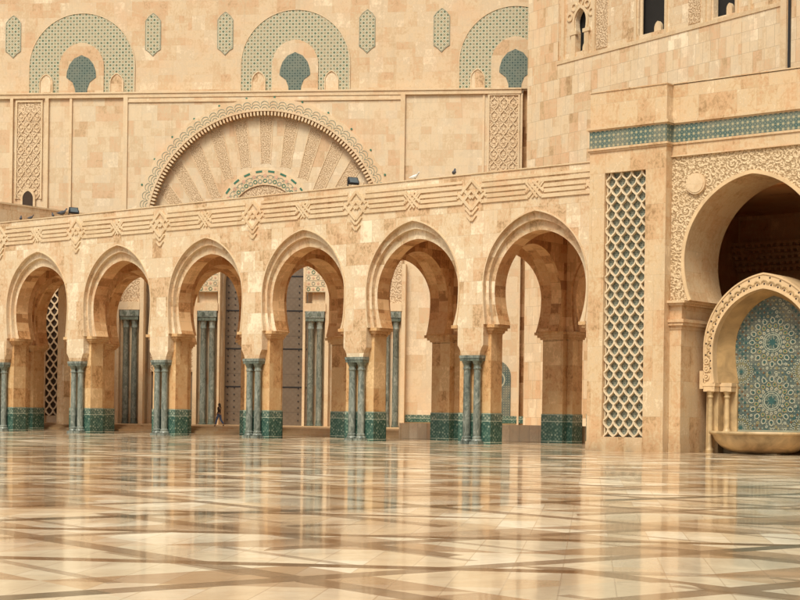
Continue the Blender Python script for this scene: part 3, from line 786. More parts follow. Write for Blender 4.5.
# carved sebka panels
def panel(x0, x1, z0, z1, niche=True):
    q = MB(); q.box(x0, x1, .10, .15, z0, z1, 'carved_fine', 'k')
    for a, b in ((x0-.14, x0), (x1, x1+.14)): q.box(a, b, .0, .15, z0, z1+.14, 'trim')
    q.box(x0, x1, .0, .15, z1, z1+.14, 'trim')
    # raised lattice of lobed diamonds
    nx = 3; pw = (x1-x0)/nx; ph = pw*1.35; rows = int((z1-z0)/ph)
    for j in range(rows):
        for i in range(nx):
            cx = x0+pw*(i+.5); cz = z0+ph*(j+.5)
            prof = [(0, -.48), (.26, -.3), (.42, -.02), (.34, .2), (.14, .32), (0, .5)]
            pts = [(cx+a*pw, cz+b*ph) for a, b in prof]+[(cx-a*pw, cz+b*ph) for a, b in prof[::-1][1:-1]]
            q.ribbon(pts, .07, .035, .10, 'trim', closed=True)
            q.disc(cx, cz, .12, .06, .10, 'trim', 8)
    o_ = q.build('carved_panel', mq)
    if niche:
        n_ = MB(); cx = (x0+x1)/2; a_ = arch(.62, .85, z0+.05, z0-1.2, 0, c0=cx); b_ = arch(.44, .6, z0+.05, z0-1.2, 0, c0=cx)
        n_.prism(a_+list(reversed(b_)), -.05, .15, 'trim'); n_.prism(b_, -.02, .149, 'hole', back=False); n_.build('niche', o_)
panel(-20.62, -18.62, 18.7, ZCOR-.6)
panel(18.0, 20.25, 14.5, ZCOR-.45, False)
# dado strip and tiled niche at the right, tall lattice at the left
q = MB(); q.box(11.35, 21.5, .06, .149, .92, 1.50, 'dado', 'k')
q.build('dado', mq)
q = MB(); ap = arch(1.15, 1.3, 4.6, 1.5, 0, c0=18.8); q.prism(ap, .09, .149, 'zel_back', back=False)
for (z, r_) in ((4.35, .72), (2.75, .5)):
    q.disc(18.8, z, r_, .075, .09, 'cream', 24, r2=r_*.84); q.disc(18.8, z, r_*.55, .075, .09, 'bluetile', 16, r2=r_*.3); q.disc(18.8, z, r_*.2, .07, .09, 'greentile', 8)
q.build('tiled_niche', mq)
def sebka(mb, x0, x1, z0, z1, nx, ph, w, d0, d1, m='lattice', ax='xz'):
    """interlaced ogee lattice: curved diamonds with a drawn-out tip"""
    pw = (x1-x0)/nx; prof = [(0,0),(.16,.12),(.38,.25),(.60,.38),(.78,.53),(.90,.73),(1,1)]
    nz = int(round((z1-z0)/(ph/2)))
    hz = (z1-z0)/nz
    for j in range(nz):
        for i in range(2*nx):
            zb = z0+j*hz; a = x0+i*pw/2
            if (i+j) % 2 == 0: pts = [(a+f*pw/2, zb+g_*hz) for f, g_ in prof]
            else: pts = [(a+pw/2-f*pw/2, zb+g_*hz) for f, g_ in prof]
            mb.ribbon(pts, w, d0+(.006 if (i+j) % 2 else 0), d1, m, ax=ax)
q = MB(); q.box(-18.2, -16.95, .13, .149, 1.05, 12, 'hole', 'k'); sebka(q, -18.2, -16.95, 1.05, 12, 2, .95, .11, -.02, .13)
q.build('lattice_panel', mq)
q = MB(); q.box(-16.6, -15.4, -.25, .15, .49, 8.2, 'smooth', 'k'); q.box(-16.62, -15.38, -.28, -.25, .6, 1.75, 'dado', 'k'); q.box(-16.8, -15.2, -.4, .15, 7.7, 8.2, 'trim', 'k'); q.build('pilaster', mq)
# upper storey
uo = MB(); cxs = (-15.4, 2.3, 19.95, -33.0)
uo.box(-40, 30, .6, 2.2, ZCOR, 42, 'upper', 'k')
uo.box(-40, 20.6, .5, 3, ZCOR-.4, ZCOR-.0, 'roof', 'k')
upo = uo.build('upper_wall', mq)
for ci, cx in enumerate(cxs):
    q = MB()
    out = [(cx-4.45, ZCOR+.14), (cx-4.45, 29.3)]+[(cx-4.45*math.cos(math.pi*j/48), 29.5+4.42*math.sin(math.pi*j/48)) for j in range(49)]+[(cx+4.45, 29.3), (cx+4.45, ZCOR+.14)]
    q.prism(out, .54, .6, 'zel_facade', back=False)
    q.ribbon(out, .06, .50, .54, 'trim')
    z = q.build('blind_arch', upo)
    q = MB(); ri = arch(1.88, 2.0, 29.5, ZCOR+.14, 0, c0=cx, n=20)
    key = [(cx-.5, ZCOR+.14), (cx-.52, 27.7), (cx-.72, 28.25), (cx-1.25, 28.65), (cx-1.22, 29.1), (cx-1.02, 29.7), (cx-.62, 30.2), (cx, 30.48),
           (cx+.62, 30.2), (cx+1.02, 29.7), (cx+1.22, 29.1), (cx+1.25, 28.65), (cx+.72, 28.25), (cx+.52, 27.7), (cx+.5, ZCOR+.14)]
    q.prism(ri, .45, .54, 'upper', back=False); ks = q.build('stone_surround', z)
    q = MB(); q.prism(key, .42, .45, 'zel_key', back=False); q.build('tiled_keyhole', ks)
    for sx in (-2.97, 2.97):
        q = MB(); nn_ = arch(.54, .75, 28.2, ZCOR+.14, 0, c0=cx+sx); q.prism(nn_, .49, .54, 'smooth', back=False)
        q.ribbon(nn_, .07, .42, .54, 'trim'); q.build('small_niche', z)
for cx in (-21.25, -9.47, -3.48, 8.1, 14.08):
    q = MB(); l = [(cx-.62, 30.9), (cx-.62, 33.2), (cx-.36, 33.55), (cx, 33.82), (cx+.36, 33.55), (cx+.62, 33.2), (cx+.62, 30.9), (cx+.34, 30.72), (cx, 30.38), (cx-.34, 30.72)][::-1]
    q.prism(l, .56, .6, 'zel_facade', back=False); q.ribbon(l, .05, .545, .56, 'greyscallop', closed=True); q.build('tile_panel', upo)

# low stone wall between the steps and the facade on the right
q = MB(); q.box(27.75, 51.9, 9.62, 10.05, 0, .99, 'tower'); tag(q.build('low_wall'), 'low plain stone wall seen through the two arches nearest the pavilion', 'wall')

# ================================================================== TOWER WALL ON THE RIGHT
A2 = R(-16.54)
tw = thing('tower', 'massive pale stone tower with horseshoe windows rising behind the fountain pavilion', 'tower', (21.96, 32.24, 0), A2)
q = MB(); ZSI = 28.3
q.box(0, 3.55, 0, 1.0, 0, 46, 'tower'); q.box(3.55, 26.2, .0, 1.0, 0, ZSI-.25, 'tower')
q.box(3.55, 26.2, 1.2, 2.0, ZSI-.25, 46, 'tower'); q.box(0, 60, 2.0, 30, 0, 46, 'tower')
q.box(26.2, 60, -.35, 1.0, 0, 46, 'tower')
q.build('wall', tw)
q = MB(); q.box(3.5, 26.2, -.06, 1.2, ZSI-.25, ZSI+.02, 'trim'); q.box(25.85, 26.35, -.5, 0, 0, 46, 'trim'); q.box(26.5, 26.64, -.5, -.35, 0, 46, 'black'); q.build('sill', tw)
# recessed front layer with the windows cut in
def winwall(x0, x1, holes):
    q = MB(); q.prism([(x0, ZSI+.02), (x1, ZSI+.02), (x1, 46), (x0, 46)], .16, .6, 'smooth', holes=holes); return q
h1 = list(arch(.62, .95, 30.9, 30.2, .12, c0=5.95)); h1 = [(5.45, 28.7)]+h1+[(6.45, 28.7)]
h2 = [(12.1, 28.66), (12.1, 40), (14.75, 40), (14.75, 28.66)]
h3 = [(19.4, 28.5), (19.4, 40), (21.4, 40), (21.4, 28.5)]
winwall(3.55, 26.2, [h1[::-1], h2[::-1], h3[::-1]]).build('window_wall', tw)
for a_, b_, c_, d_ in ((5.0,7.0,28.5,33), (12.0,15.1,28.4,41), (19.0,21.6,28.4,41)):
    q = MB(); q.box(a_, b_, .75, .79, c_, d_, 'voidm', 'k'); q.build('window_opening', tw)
for cx, w_ in ((5.95, .5), (13.6, .6), (20.4, .45)):
    q = MB(); q.prism([(x, z) for x, z in arch(w_*.55, w_*.8, 29.0, 28.5, 0, c0=cx+.1)], .5, .72, 'trim'); q.build('window_screen', tw)
q = MB()
fr1 = arch(.86, 1.2, 30.95, 30.2, .1, c0=5.95); fr2 = arch(.66, 1.0, 30.9, 30.2, .1, c0=5.95)
q.prism(fr1+list(reversed(fr2)), .05, .16, 'trim')
q.box(5.0, 5.45, .04, .16, 28.3, 30.2, 'trim'); q.box(6.45, 6.9, .04, .16, 28.3, 30.2, 'trim')
q.box(4.85, 5.6, .0, .16, 30.0, 30.28, 'trim'); q.box(6.3, 7.05, .0, .16, 30.0, 30.28, 'trim')
for j in range(5):
    a = math.pi*(j+.5)/5; q.disc(5.95-1.25*math.cos(a), 31.0+1.35*math.sin(a), .32, .07, .16, 'trim', 12, r2=.2)
for j in range(4): q.disc(4.55, 31.2+.62*j, .26, .22, .35, 'trim', 10)
q.box(3.9, 4.2, .0, .16, 28.3, 44, 'trim'); q.box(7.35, 7.62, .0, .16, 28.3, 44, 'trim')
q.build('window_frame', tw)
for a_, b_ in ((7.7, 8.9), (17.1, 18.2)):
    q = MB(); q.box(a_, b_, .1, .16, 28.5, 44, 'carved_fine', 'k'); q.build('carved_strip', tw)
q = MB()
for x in (11.8, 14.85, 18.55, 19.05, 21.45, 22.6): q.box(x, x+.22, .02, .16, 28.3, 44, 'trim')
q.lathe([(.13, 28.5), (.13, 40)], 12.3, .3, 'trim', 10); q.build('pilaster', tw)

# ================================================================== FOUNTAIN PAVILION
VX, VY = 59.5, -6.0
pv = thing('fountain_pavilion', 'marble pavilion with blue tile frieze, tall lattice panel and large horseshoe arch', 'pavilion', (VX, VY, 0))
def L_(x): return x-VX
XP0, XP1 = L_(51.8), L_(55.80); PF = -.55
q = MB()     # pier with recess for the lattice
lx0, lx1, lz0, lz1 = L_(52.61), L_(54.76), .65, 12.8
q.prism([(XP0, .0), (XP1, .0), (XP1, 13.78), (XP0, 13.78)], PF, PF+.38, 'pavilion', holes=[[(lx0, lz0), (lx0, lz1), (lx1, lz1), (lx1, lz0)]])
q.box(XP0, XP1, PF+.38, 3.2, 0, 13.78, 'pavilion')
q.box(XP0-.03, XP1+.03, PF-.04, PF+.4, 0, .42, 'pavilion')
q.box(XP0, XP1, PF, 3.2, 14.84, 16.55, 'pavilion')
piero = q.build('corner_pier', pv)
q = MB(); q.box(lx0, lx1, PF+.34, PF+.375, lz0, lz1, 'zel_screen', 'k'); sebka(q, lx0, lx1, lz0, lz1, 4, .735, .066, PF+.12, PF+.30)
q.ribbon([(lx0+.05, lz0), (lx0+.05, lz1)], .06, PF+.2, PF+.34, 'lattice'); q.ribbon([(lx1-.05, lz0), (lx1-.05, lz1)], .06, PF+.2, PF+.34, 'lattice')
q.build('lattice_screen', piero)
# arch wall
BC = 0.26; HW = 3.39
ap = arch(3.32, 3.72, 8.62, 6.83, .36, c0=BC, n=28)
XR = L_(66.5)
q = MB()
q.prism([(XP1-.3, 6.83)]+ap+[(XR, 6.83), (XR, 13.31), (XP1-.3, 13.31)], 0, .04, 'carved')
q.prism([(XP1-.3, 6.83)]+arch(3.26, 3.66, 8.62, 6.83, .36, c0=BC, n=28)+[(XR, 6.83), (XR, 13.31), (XP1-.3, 13.31)], .04, 3.2, 'pavilion')
q.prism([(XP1-.3, 13.31), (XR, 13.31), (XR, 16.57), (XP1-.3, 16.57)], .0, 3.2, 'pavilion')
awo = q.build('arch_wall', pv)
q = MB(); ro_ = arch(3.46, 3.82, 8.62, 6.83, .42, c0=BC, n=28)
q.ribbon(arch(3.32, 3.72, 8.62, 6.83, .36, c0=BC, n=28), .16, -.10, 0.0, 'ringstone'); q.build('arch_moulding', awo)
q = MB(); q.disc(L_(57.05), 12.02, .47, -.14, 0, 'trim', 28); q.disc(L_(57.05), 12.02, .40, -.17, -.14, 'trim', 28); q.build('medallion', awo)
# arch piers and imposts
for x0, x1 in ((XP1-.2, BC-HW), (BC+HW, BC+HW+2.2)):
    q = MB(); q.box(x0, x1, .0, 3.2, 0, 6.0, 'pavilion'); q.box(x0, x1+.05 if x0 < 0 else x1, -.05, 3.2, 0, .4, 'pavilion'); po = q.build('arch_pier', pv)
    q = MB()
    for e_, a, b in ((.04, 5.55, 5.72), (.16, 5.72, 5.86), (.22, 5.86, 6.0), (.03, 6.0, 6.62), (.2, 6.62, 6.72), (.32, 6.72, 6.83)):
        sl = 0 if x0 < 0 else e_
        q.box(x0-(0 if x0 < 0 else e_), x1+(e_ if x0 < 0 else 0), -e_, 3.25, a, b, 'pavilion')
    q.build('impost', po)
# frieze and mouldings wrap both planes
fz = MB(); fz.box(XP0-.02, XP1+.02, PF-.03, 0, 13.95, 14.77, 'zel_frieze', 'k'); fz.box(XP1-.05, XR, -.03, .0, 13.95, 14.78, 'zel_frieze', 'k'); fz.build('tile_frieze', pv)
q = MB()
for z0, z1, e_ in ((13.78, 13.86, .06), (13.86, 13.96, .12), (14.76, 14.82, .06), (14.82, 14.94, .14), (16.55, 16.6, .04)):
    q.box(XP0-e_, XP1+e_, PF-e_, 3.2, z0, z1, 'pavilion'); q.box(XP1, XR, -e_, 3.2, z0+(.05 if z0 > 16 else 0), z1+(.05 if z0 > 16 else 0), 'pavilion')
q.box(XP1, XR, -.12, .02, 13.31, 13.36, 'trim')
q.box(XP1-.001, XR, -.06, 0.0, 13.36, 13.78, 'pavilion')
q.build('cornice', pv)
# room behind
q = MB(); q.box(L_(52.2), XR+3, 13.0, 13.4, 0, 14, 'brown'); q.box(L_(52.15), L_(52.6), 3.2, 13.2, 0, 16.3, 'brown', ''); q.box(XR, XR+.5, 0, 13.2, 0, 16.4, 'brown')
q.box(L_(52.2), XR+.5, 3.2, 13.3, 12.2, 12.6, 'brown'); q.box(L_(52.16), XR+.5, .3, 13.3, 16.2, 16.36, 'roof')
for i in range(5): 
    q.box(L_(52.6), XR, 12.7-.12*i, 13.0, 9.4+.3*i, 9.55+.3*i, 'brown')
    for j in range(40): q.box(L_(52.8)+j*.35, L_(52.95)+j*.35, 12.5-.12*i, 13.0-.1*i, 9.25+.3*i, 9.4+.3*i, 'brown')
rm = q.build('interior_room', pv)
q = MB()
for i in range(6): 
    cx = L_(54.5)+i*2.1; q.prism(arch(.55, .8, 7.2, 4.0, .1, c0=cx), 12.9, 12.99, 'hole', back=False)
q.build('interior_window', rm)

# ------------------------------------------------------------------ wall fountain in the arch
fo = thing('wall_fountain', 'marble wall fountain with pointed arch, blue rosette mosaic and bowl shaped basin', 'fountain', (59.5, -4.5, 0))
FC = 0.1
q = MB(); oA = arch(2.90, 3.35, 4.72, 3.18, .06, c0=FC, n=26)
iA = arch(2.42, 2.75, 4.60, 3.18, .10, c0=FC, n=26)
q.prism(oA+list(reversed(iA)), .0, 1.9, 'ringstone')
q.ribbon(arch(2.46, 2.79, 4.60, 3.18, .10, c0=FC, n=26), .07, -.05, 0, 'ringstone')
q.ribbon(arch(2.86, 3.30, 4.72, 3.18, .06, c0=FC, n=26), .07, -.04, 0, 'ringstone')
fa_ = q.build('fountain_arch', fo)
# second, splayed order
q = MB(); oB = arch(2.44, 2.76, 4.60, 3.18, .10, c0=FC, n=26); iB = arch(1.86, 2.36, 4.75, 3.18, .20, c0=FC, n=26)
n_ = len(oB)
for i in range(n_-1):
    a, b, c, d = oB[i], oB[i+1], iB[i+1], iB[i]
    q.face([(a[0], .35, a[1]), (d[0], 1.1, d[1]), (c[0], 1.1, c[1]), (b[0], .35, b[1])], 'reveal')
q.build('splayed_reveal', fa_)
# scallops and dots on the ring
q = MB(); mid = arch(2.56, 2.93, 4.64, 3.5, .08, c0=FC, n=30)
def along(pts, step):
    out = []; acc = 0; last = Vector(pts[0])
    for p in pts[1:]:
        p = Vector(p); seg = (p-last).length
        while acc+seg >= step:
            f = (step-acc)/seg; last = last.lerp(p, f); out.append((last.copy(), (p-last).normalized())); seg = (p-last).length; acc = 0
        acc += seg; last = p
    return out
for p, t in along(mid, .34):
    nn_ = Vector((-t.y, t.x)); pts = []
    for j in range(8):
        a = math.pi*j/7; v = p+t*.14*math.cos(a)+nn_*(.02+.13*math.sin(a)); pts.append((v.x, v.y))
    q.ribbon(pts, .05, -.05, 0, 'fountain'); q.disc(p.x+nn_.x*.0, p.y+nn_.y*.0, .045, -.012, 0, 'hole', 6)
for p, t in along(arch(2.78, 3.18, 4.7, 3.4, .06, c0=FC, n=30), .52):
    q.disc(p.x, p.y, .045, -.012, 0, 'hole', 6)
for sx in (-1, 1):
    for j in range(3): 
        q.disc(sx*2.62, 3.45+.36*j, .16, -.06, 0, 'ringstone', 14, r2=.09); q.disc(sx*2.62, 3.45+.36*j, .06, -.08, 0, 'ringstone', 8)
q.build('carved_scallops', fa_)
# side block, jamb wall, capitals and columns
for sx in (-1, 1):
    q = MB()
    q.box(FC+min(sx*2.95, sx*2.35), FC+max(sx*2.95, sx*2.35), .45, 1.9, 0, 3.18, 'fountain'); q.box(FC+min(sx*2.5, sx*1.68), FC+max(sx*2.5, sx*1.68), .98, 1.85, 0, 3.17, 'fountain')
    q.box(FC+min(sx*3.08, sx*2.9), FC+max(sx*3.08, sx*2.9), .0, 1.2, 2.9, 3.72, 'ringstone')
    q.build('jamb', fo)
for sx in (-1, 1):
    for cx, cy, zb in ((2.60, .16, 0), (2.02, .66, .85)):
        c = MB(); c.lathe([(.19, zb), (.20, zb+.12), (.15, zb+.2), (.12, zb+.28), (.125, 1.6), (.105, 2.45), (.14, 2.5), (.14, 2.56), (.11, 2.6)], FC+sx*cx, cy, 'fountain', 16)
        co = c.build('column', fo)
        c = MB(); c.lathe([(.11, 2.58), (.13, 2.68), (.2, 2.8)], FC+sx*cx, cy, 'fountain', 14); c.box(FC+sx*cx-.28, FC+sx*cx+.28, cy-.16, cy+.3, 2.78, 3.02, 'ringstone'); c.box(FC+sx*cx-.31, FC+sx*cx+.31, cy-.18, cy+.32, 3.02, 3.18, 'ringstone')
        c.build('capital', co)
# mosaic
q = MB(); zp = arch(2.05, 2.5, 4.68, .9, 0, c0=FC, n=22); q.prism(zp, 1.12, 1.2, 'zel_back', back=False)
mo = q.build('mosaic_panel', fo)
def in_panel(x, z):
    x -= FC
    if z < .98: return False
    if z < 4.7: return abs(x) < 1.9
    return (abs(x)+.08)**2/1.98**2+(z-4.7)**2/2.33**2 < 1
Y0, Y1 = 1.098, 1.12
centres = [(FC-.05, 5.02, 1.0), (FC-.05, 2.38, 1.0), (FC-1.55, 3.70, .5), (FC+1.5, 3.70, .5), (FC-1.55, 1.15, .5), (FC+1.5, 1.15, .5)]
def petal(q, x, z, a, r_, w_, m_, d):
    pts = []
    for k in range(8):
        t = 2*math.pi*k/8; u_ = math.cos(t)*(1.25 if math.cos(t) > 0 else .85); v_ = math.sin(t)*.85
        pts.append((x+r_*(u_*math.cos(a)-v_*math.sin(a)), z+r_*(u_*math.sin(a)+v_*math.cos(a))))
    q.ribbon(pts, w_, Y0-.0005*d, Y1, m_, closed=True)
def rosette(cx, cz, s):
    q = MB()
    q.disc(cx, cz, .47*s, Y0+.010, Y1, 'zel_key', 32)
    q.disc(cx, cz, .27*s, Y0, Y1, 'tealtile', 16, star=.42)
    q.disc(cx, cz, .36*s, Y0+.004, Y1, 'cream', 32, r2=.335*s)
    q.disc(cx, cz, .46*s, Y0+.004, Y1, 'cream', 32, star=.94, r2=.425*s)
    for ring_r, nn_, rr0, mats, fill in ((.56, 16, .055, ('cream', 'cream'), 'browntile'), (.74, 16, .085, ('yellowtile', 'yellowtile'), 'greentile'), (.97, 16, .122, ('cream', 'cream'), 'tealtile'), (1.18, 16, .05, ('yellowtile', 'cream'), 'bluetile')):
        for j in range(nn_):
            a = 2*math.pi*(j+.5*(ring_r in (.74, 1.18)))/nn_; x, z = cx+ring_r*s*math.cos(a), cz+ring_r*s*math.sin(a)
            if not in_panel(x, z): continue
            petal(q, x, z, a, rr0*s, .026*s+.008, mats[j % 2], j % 2)
            q.disc(x, z, rr0*s*.45, Y0+.006, Y1, fill, 6)
    q.build('rosette', mo)
for c_ in centres: rosette(*c_)
q = MB(); zz = 1.1; row = 0
while zz < 7.0:
    xx = -2.0+(row % 2)*.15
    while xx < 2.1:
        if in_panel(xx, zz) and all((xx-a)**2+(zz-b)**2 > (1.27*c)**2 for a, b, c in centres):
            k = (row+int(xx*7)) % 4
            if k == 0: q.disc(xx, zz, .075, Y0+.004, Y1, 'cream', 8, r2=.045)
            elif k == 1: q.disc(xx, zz, .06, Y0+.003, Y1, 'browntile', 8, star=.5)
            elif k == 2: q.disc(xx, zz, .045, Y0+.002, Y1, 'yellowtile', 6)
            else: q.disc(xx, zz, .08, Y0+.005, Y1, 'tealtile', 8, star=.55)
        xx += .30
    zz += .17; row += 1
q.build('field_tiles', mo)
q = MB(); q.ribbon([(-2, 1.02), (2, 1.02)], .1, 1.08, 1.12, 'greyscallop'); q.build('mosaic_border', mo)
# basin: fluted bowl, half in front of the panel
q = MB(); NB = 48; prof = [(.0, .03), (1.2, .03), (1.3, .04), (1.6, .14), (1.9, .32), (2.15, .58), (2.28, .84), (2.40, .87), (2.43, .93), (2.40, 1.0), (2.22, 1.0), (2.1, .86), (1.4, .55), (0, .5)]
for k in range(NB):
    t0 = math.pi+math.pi*k/NB; t1 = math.pi+math.pi*(k+1)/NB
    for (r0, z0), (r1, z1) in zip(prof, prof[1:]):
        f0 = 1+.012*abs(math.sin(6*t0)); f1 = 1+.012*abs(math.sin(6*t1))
        q.face([(r0*f0*math.cos(t0), .45+.92*r0*f0*math.sin(t0), z0), (r0*f1*math.cos(t1), .45+.92*r0*f1*math.sin(t1), z0), (r1*f1*math.cos(t1), .45+.92*r1*f1*math.sin(t1), z1), (r1*f0*math.cos(t0), .45+.92*r1*f0*math.sin(t0), z1)][: 4], 'fountain')
q.box(-2.3, 2.3, .45, 1.5, .5, .84, 'fountain'); q.box(-1.1, 1.1, -.5, .5, 0, .05, 'fountain')
q.build('basin', fo)
# thing at the back wall of the niche
q = MB(); q.box(-2.88, 2.88, 1.62, 1.9, 0, 4.6, 'brown'); q.build('back_slab', fo)

# ================================================================== FLOODLIGHTS, BIRDS, PERSON
def flood(loc, rz, label, tilt=-38, s=.8):
    t = thing('floodlight', label, 'floodlight', loc, rz, 'floodlights on the arcade roof')
    q = MB(); hw, hh = .38*s, .30*s
    c_, s_ = math.cos(R(tilt)), math.sin(R(tilt))
    def rot(x, y, z): return (x, y*c_-z*s_, y*s_+z*c_+.42*s)
    pts = [(-hw,-.1*s,-hh),(hw,-.1*s,-hh),(hw,.16*s,-hh*.7),(-hw,.16*s,-hh*.7),(-hw,-.1*s,hh),(hw,-.1*s,hh),(hw,.16*s,hh*.7),(-hw,.16*s,hh*.7)]
    pts = [rot(*p) for p in pts]
    for f in ((0,3,2,1),(4,5,6,7),(0,1,5,4),(1,2,6,5),(2,3,7,6),(3,0,4,7)): q.face([pts[i] for i in f], 'black')
    q.build('housing', t)
    q = MB(); g_ = [rot(x, -.11*s, z) for x, z in ((-hw*.82, -hh*.8), (hw*.82, -hh*.8), (hw*.82, hh*.8), (-hw*.82, hh*.8))]; q.face(g_, 'glass'); q.build('lens', t)
    q = MB(); 
    for sx in (-1, 1): q.box(sx*(hw+.03)-.02, sx*(hw+.03)+.02, -.04, .04, 0, .45*s, 'black')
    q.box(-hw-.05, hw+.05, -.04, .04, 0, .04, 'black'); q.build('bracket', t)
    return t
flood((31.95, -.15, 14.56), R(62), 'black floodlight on the arcade roof right of the great arch')
flood((7.4, -.15, 14.56), R(65), 'black floodlight near the left end of the arcade roof', s=.8)
def bird(loc, rz, label, white=False, s=1.0):
    t = thing('pigeon', label, 'bird', loc, rz, 'pigeons on the arcade parapet')
    m_ = 'birdw' if white else 'bird'
    q = MB()
    prof = [(0,-.2),(.05,-.16),(.085,-.05),(.08,.05),(.045,.13),(.04,.16)]
    n = 10
    rings = []
    path = [(-.24*s, .11*s, .012*s), (-.15*s, .12*s, .045*s), (-.04*s, .135*s, .075*s), (.06*s, .16*s, .07*s), (.11*s, .22*s, .042*s), (.135*s, .27*s, .04*s), (.16*s, .29*s, .03*s), (.20*s, .285*s, .004*s)]
    for (x, z, r_) in path: rings.append([(x, r_*math.cos(2*math.pi*k/n), z+r_*math.sin(2*math.pi*k/n)) for k in range(n)])
    for a, b in zip(rings, rings[1:]):
        for k in range(n): q.face([a[k], a[(k+1) % n], b[(k+1) % n], b[k]], m_)
    q.build('body', t)
    q = MB()
    for sy in (-.03*s, .03*s): q.box(.0, .015*s, sy-.006, sy+.006, 0, .09*s, 'browntile')
    q.build('leg', t)
ZP = 14.56
for loc, rz, lab, wh, s_ in (((39.2, -.2, ZP), 2.0, 'dark pigeon on the arcade parapet over the arch nearest the pavilion', False, 1.5),
                         ((36.5, -.2, ZP), .3, 'white pigeon on the arcade parapet', True, 1.5),
                         ((6.3, -.2, ZP), 1.4, 'dark pigeon perched beside the left floodlight', False, 1.9),
                         ((5.3, -.2, ZP), 2.7, 'small dark pigeon on the parapet above the left arch, second from the floodlight', False, 1.2),
                         ((2.95, -.2, ZP), .5, 'small dark pigeon on the parapet above the left arch, third from the floodlight', False, 1.2),
                         ((1.85, -.2, ZP), 2.4, 'small dark pigeon on the parapet, leftmost of all', False, 1.3)):
    bird(loc, rz, lab, wh, s_)

# person walking on the platform
pp = thing('person', 'person walking past the big door in dark jacket and blue jeans', 'person', (10.0, 11.2, .486), R(196))
def skin(name, chain, mat, parent, sub=1):
    """chain: list of (points with radius, parent index)"""
    me = bpy.data.meshes.new(name); vs = [c[0] for c in chain]; es = [(c[2], i) for i, c in enumerate(chain) if c[2] is not None]
    me.from_pydata(vs, es, []); o_ = bpy.data.objects.new(name, me); COL.objects.link(o_)
    sk = o_.modifiers.new('skin', 'SKIN'); sk.use_smooth_shade = True
    for i, c in enumerate(chain):
        me.skin_vertices[0].data[i].radius = c[1] if isinstance(c[1], tuple) else (c[1], c[1])
        me.skin_vertices[0].data[i].use_root = (i == 0)
    o_.modifiers.new('sub', 'SUBSURF').levels = sub; o_.modifiers['sub'].render_levels = sub
    me.materials.append(M[mat]); o_.parent = parent
    return o_
H = 1.0
body = [((0,0,.90),(.13,.10),None), ((0,0,1.08),(.115,.085),0), ((.02,0,1.26),(.15,.10),1), ((.03,0,1.36),(.11,.08),2), ((.035,0,1.42),.05,3), ((.045,0,1.49),.055,4), ((.055,0,1.56),(.085,.075),5), ((.05,0,1.64),(.075,.07),6),
        ((.02,.17,1.33),.06,3), ((-.06,.21,1.10),.045,8), ((.06,.22,.92),.035,9), ((.10,.22,.84),.03,10),
        ((.02,-.17,1.33),.06,3), ((.06,-.22,1.09),.045,12), ((.22,-.2,.96),.035,13), ((.28,-.18,.92),.03,14),
        ((.02,.09,.84),.09,0), ((.16,.09,.49),.062,16), ((.24,.09,.10),.042,17), ((.36,.09,.05),.035,18),
        ((-.02,-.09,.84),.09,0), ((-.08,-.09,.48),.062,20), ((-.33,-.09,.16),.042,21), ((-.27,-.09,.06),.035,22)]
for base_i, px, pz, sy in ((11, .10, .84, .22), (15, .28, .92, -.18)):
    for j in range(5):
        off = (j-2)*.016
        dx = (.05, .07, .075, .068, .05)[j]
        body.append(((px+.03+(.0 if j else -.02), sy+off, pz-.03), .009, base_i)); body.append(((px+.03+dx*.6, sy+off*1.2, pz-.03-dx*.7), .008, len(body)-1))
skin('body', body, 'skin', pp)
skin('jacket', [((0,0,.86),(.145,.115),None), ((0,0,1.08),(.13,.105),0), ((.02,0,1.26),(.165,.12),1), ((.03,0,1.38),(.10,.08),2),
                ((.02,.17,1.34),.075,2), ((-.06,.21,1.10),.058,4), ((.05,.22,.94),.05,5), ((.02,-.17,1.34),.075,2), ((.06,-.22,1.09),.058,7), ((.20,-.2,.97),.05,8)], 'jacket', pp)
skin('jeans', [((0,0,.92),(.14,.11),None), ((.02,.09,.82),.10,0), ((.16,.09,.49),.078,1), ((.235,.09,.13),.06,2), ((-.02,-.09,.82),.10,0), ((-.08,-.09,.48),.078,4), ((-.32,-.09,.18),.06,5)], 'jeans', pp)
skin('hair', [((.03,0,1.66),(.09,.085),None), ((-.02,0,1.60),(.08,.085),0), ((-.05,0,1.48),(.06,.07),1), ((-.07,0,1.34),(.05,.07),2)], 'hair', pp)
skin('shoe', [((.23,.09,.05),.05,None), ((.38,.09,.04),.042,0)], 'shoe', pp); skin('shoe', [((-.34,-.09,.11),.05,None), ((-.25,-.09,.03),.042,0)], 'shoe', pp)
q = MB(); q.face([(.132,-.012,1.56),(.132,.012,1.56),(.155,0,1.545)], 'skin'); q.face([(.132,.012,1.56),(.13,0,1.59),(.155,0,1.545)], 'skin'); q.face([(.13,0,1.59),(.132,-.012,1.56),(.155,0,1.545)], 'skin'); q.build('nose', pp)

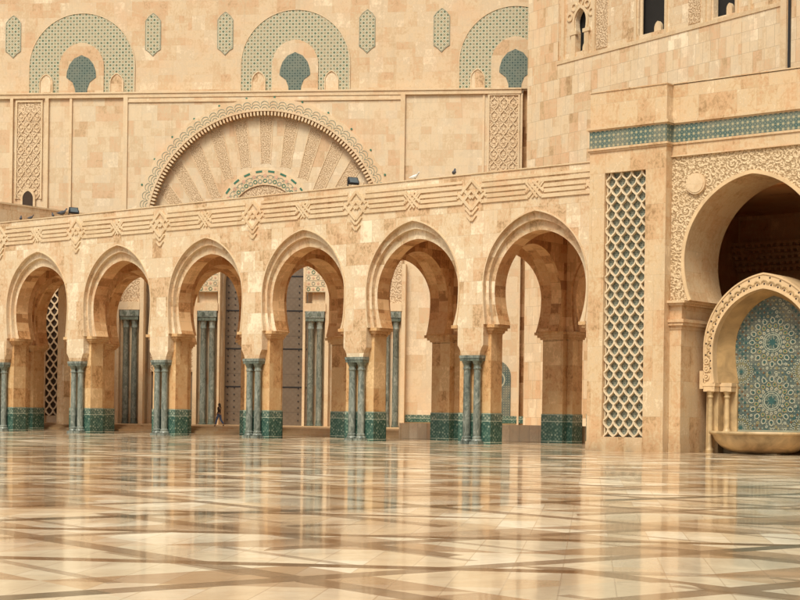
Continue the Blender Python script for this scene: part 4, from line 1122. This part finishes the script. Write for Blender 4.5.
# ================================================================== WORLD, SUN, CAMERA
wd = bpy.data.worlds.new('World'); SC.world = wd; wd.use_nodes = True
nt = wd.node_tree; bg = nt.nodes['Background']
sky = nt.nodes.new('ShaderNodeTexSky'); sky.sky_type = 'NISHITA'; sky.sun_disc = False
az = math.atan2(-.95, .28)      # direction the light comes FROM, in plan
EL = R(52)
sky.sun_elevation = EL; sky.sun_rotation = R(90)-az; sky.dust_density = 4.0; sky.air_density = 1.0; sky.ozone_density = 1.0
hs = nt.nodes.new('ShaderNodeHueSaturation'); hs.inputs['Saturation'].default_value = .30
mx = nt.nodes.new('ShaderNodeMix'); mx.data_type = 'RGBA'; mx.blend_type = 'MULTIPLY'; mx.inputs[0].default_value = 1.0; mx.inputs[7].default_value = (.985,.972,.91,1)
nt.links.new(sky.outputs[0], hs.inputs['Color']); nt.links.new(hs.outputs[0], mx.inputs[6]); nt.links.new(mx.outputs[2], bg.inputs[0])
bg.inputs[1].default_value = .128
sd = bpy.data.lights.new('sun', 'SUN'); sd.energy = 2.9; sd.angle = R(18); sd.color = (1.0,.93,.77)
so = bpy.data.objects.new('sun', sd); COL.objects.link(so)
dvec = -Vector((math.cos(az)*math.cos(EL), math.sin(az)*math.cos(EL), math.sin(EL)))
so.rotation_euler = dvec.to_track_quat('-Z', 'Y').to_euler()

cd = bpy.data.cameras.new('camera'); cam = bpy.data.objects.new('camera', cd); COL.objects.link(cam)
cd.sensor_width = 36; cd.lens = 1584.27/800*36; cd.shift_y = 113.33/800; cd.clip_end = 2000; cd.clip_start = .1
yaw, roll = -.6732, .0134
Rv = Vector((math.cos(yaw), -math.sin(yaw), 0)); Fv = Vector((math.sin(yaw), math.cos(yaw), 0)); Uv = Vector((0,0,1))
R3 = Rv*math.cos(roll)+Uv*math.sin(roll); U3 = -Rv*math.sin(roll)+Uv*math.cos(roll)
m4 = Matrix((R3, U3, -Fv)).transposed().to_4x4(); m4.translation = CAM
cam.matrix_world = m4
SC.camera = cam
SC.view_settings.view_transform = 'Standard'; SC.view_settings.look = 'None'; SC.view_settings.exposure = 0; SC.view_settings.gamma = 1
SC.render.engine = 'CYCLES'
SC.cycles.max_bounces = 8; SC.cycles.diffuse_bounces = 5; SC.cycles.glossy_bounces = 4
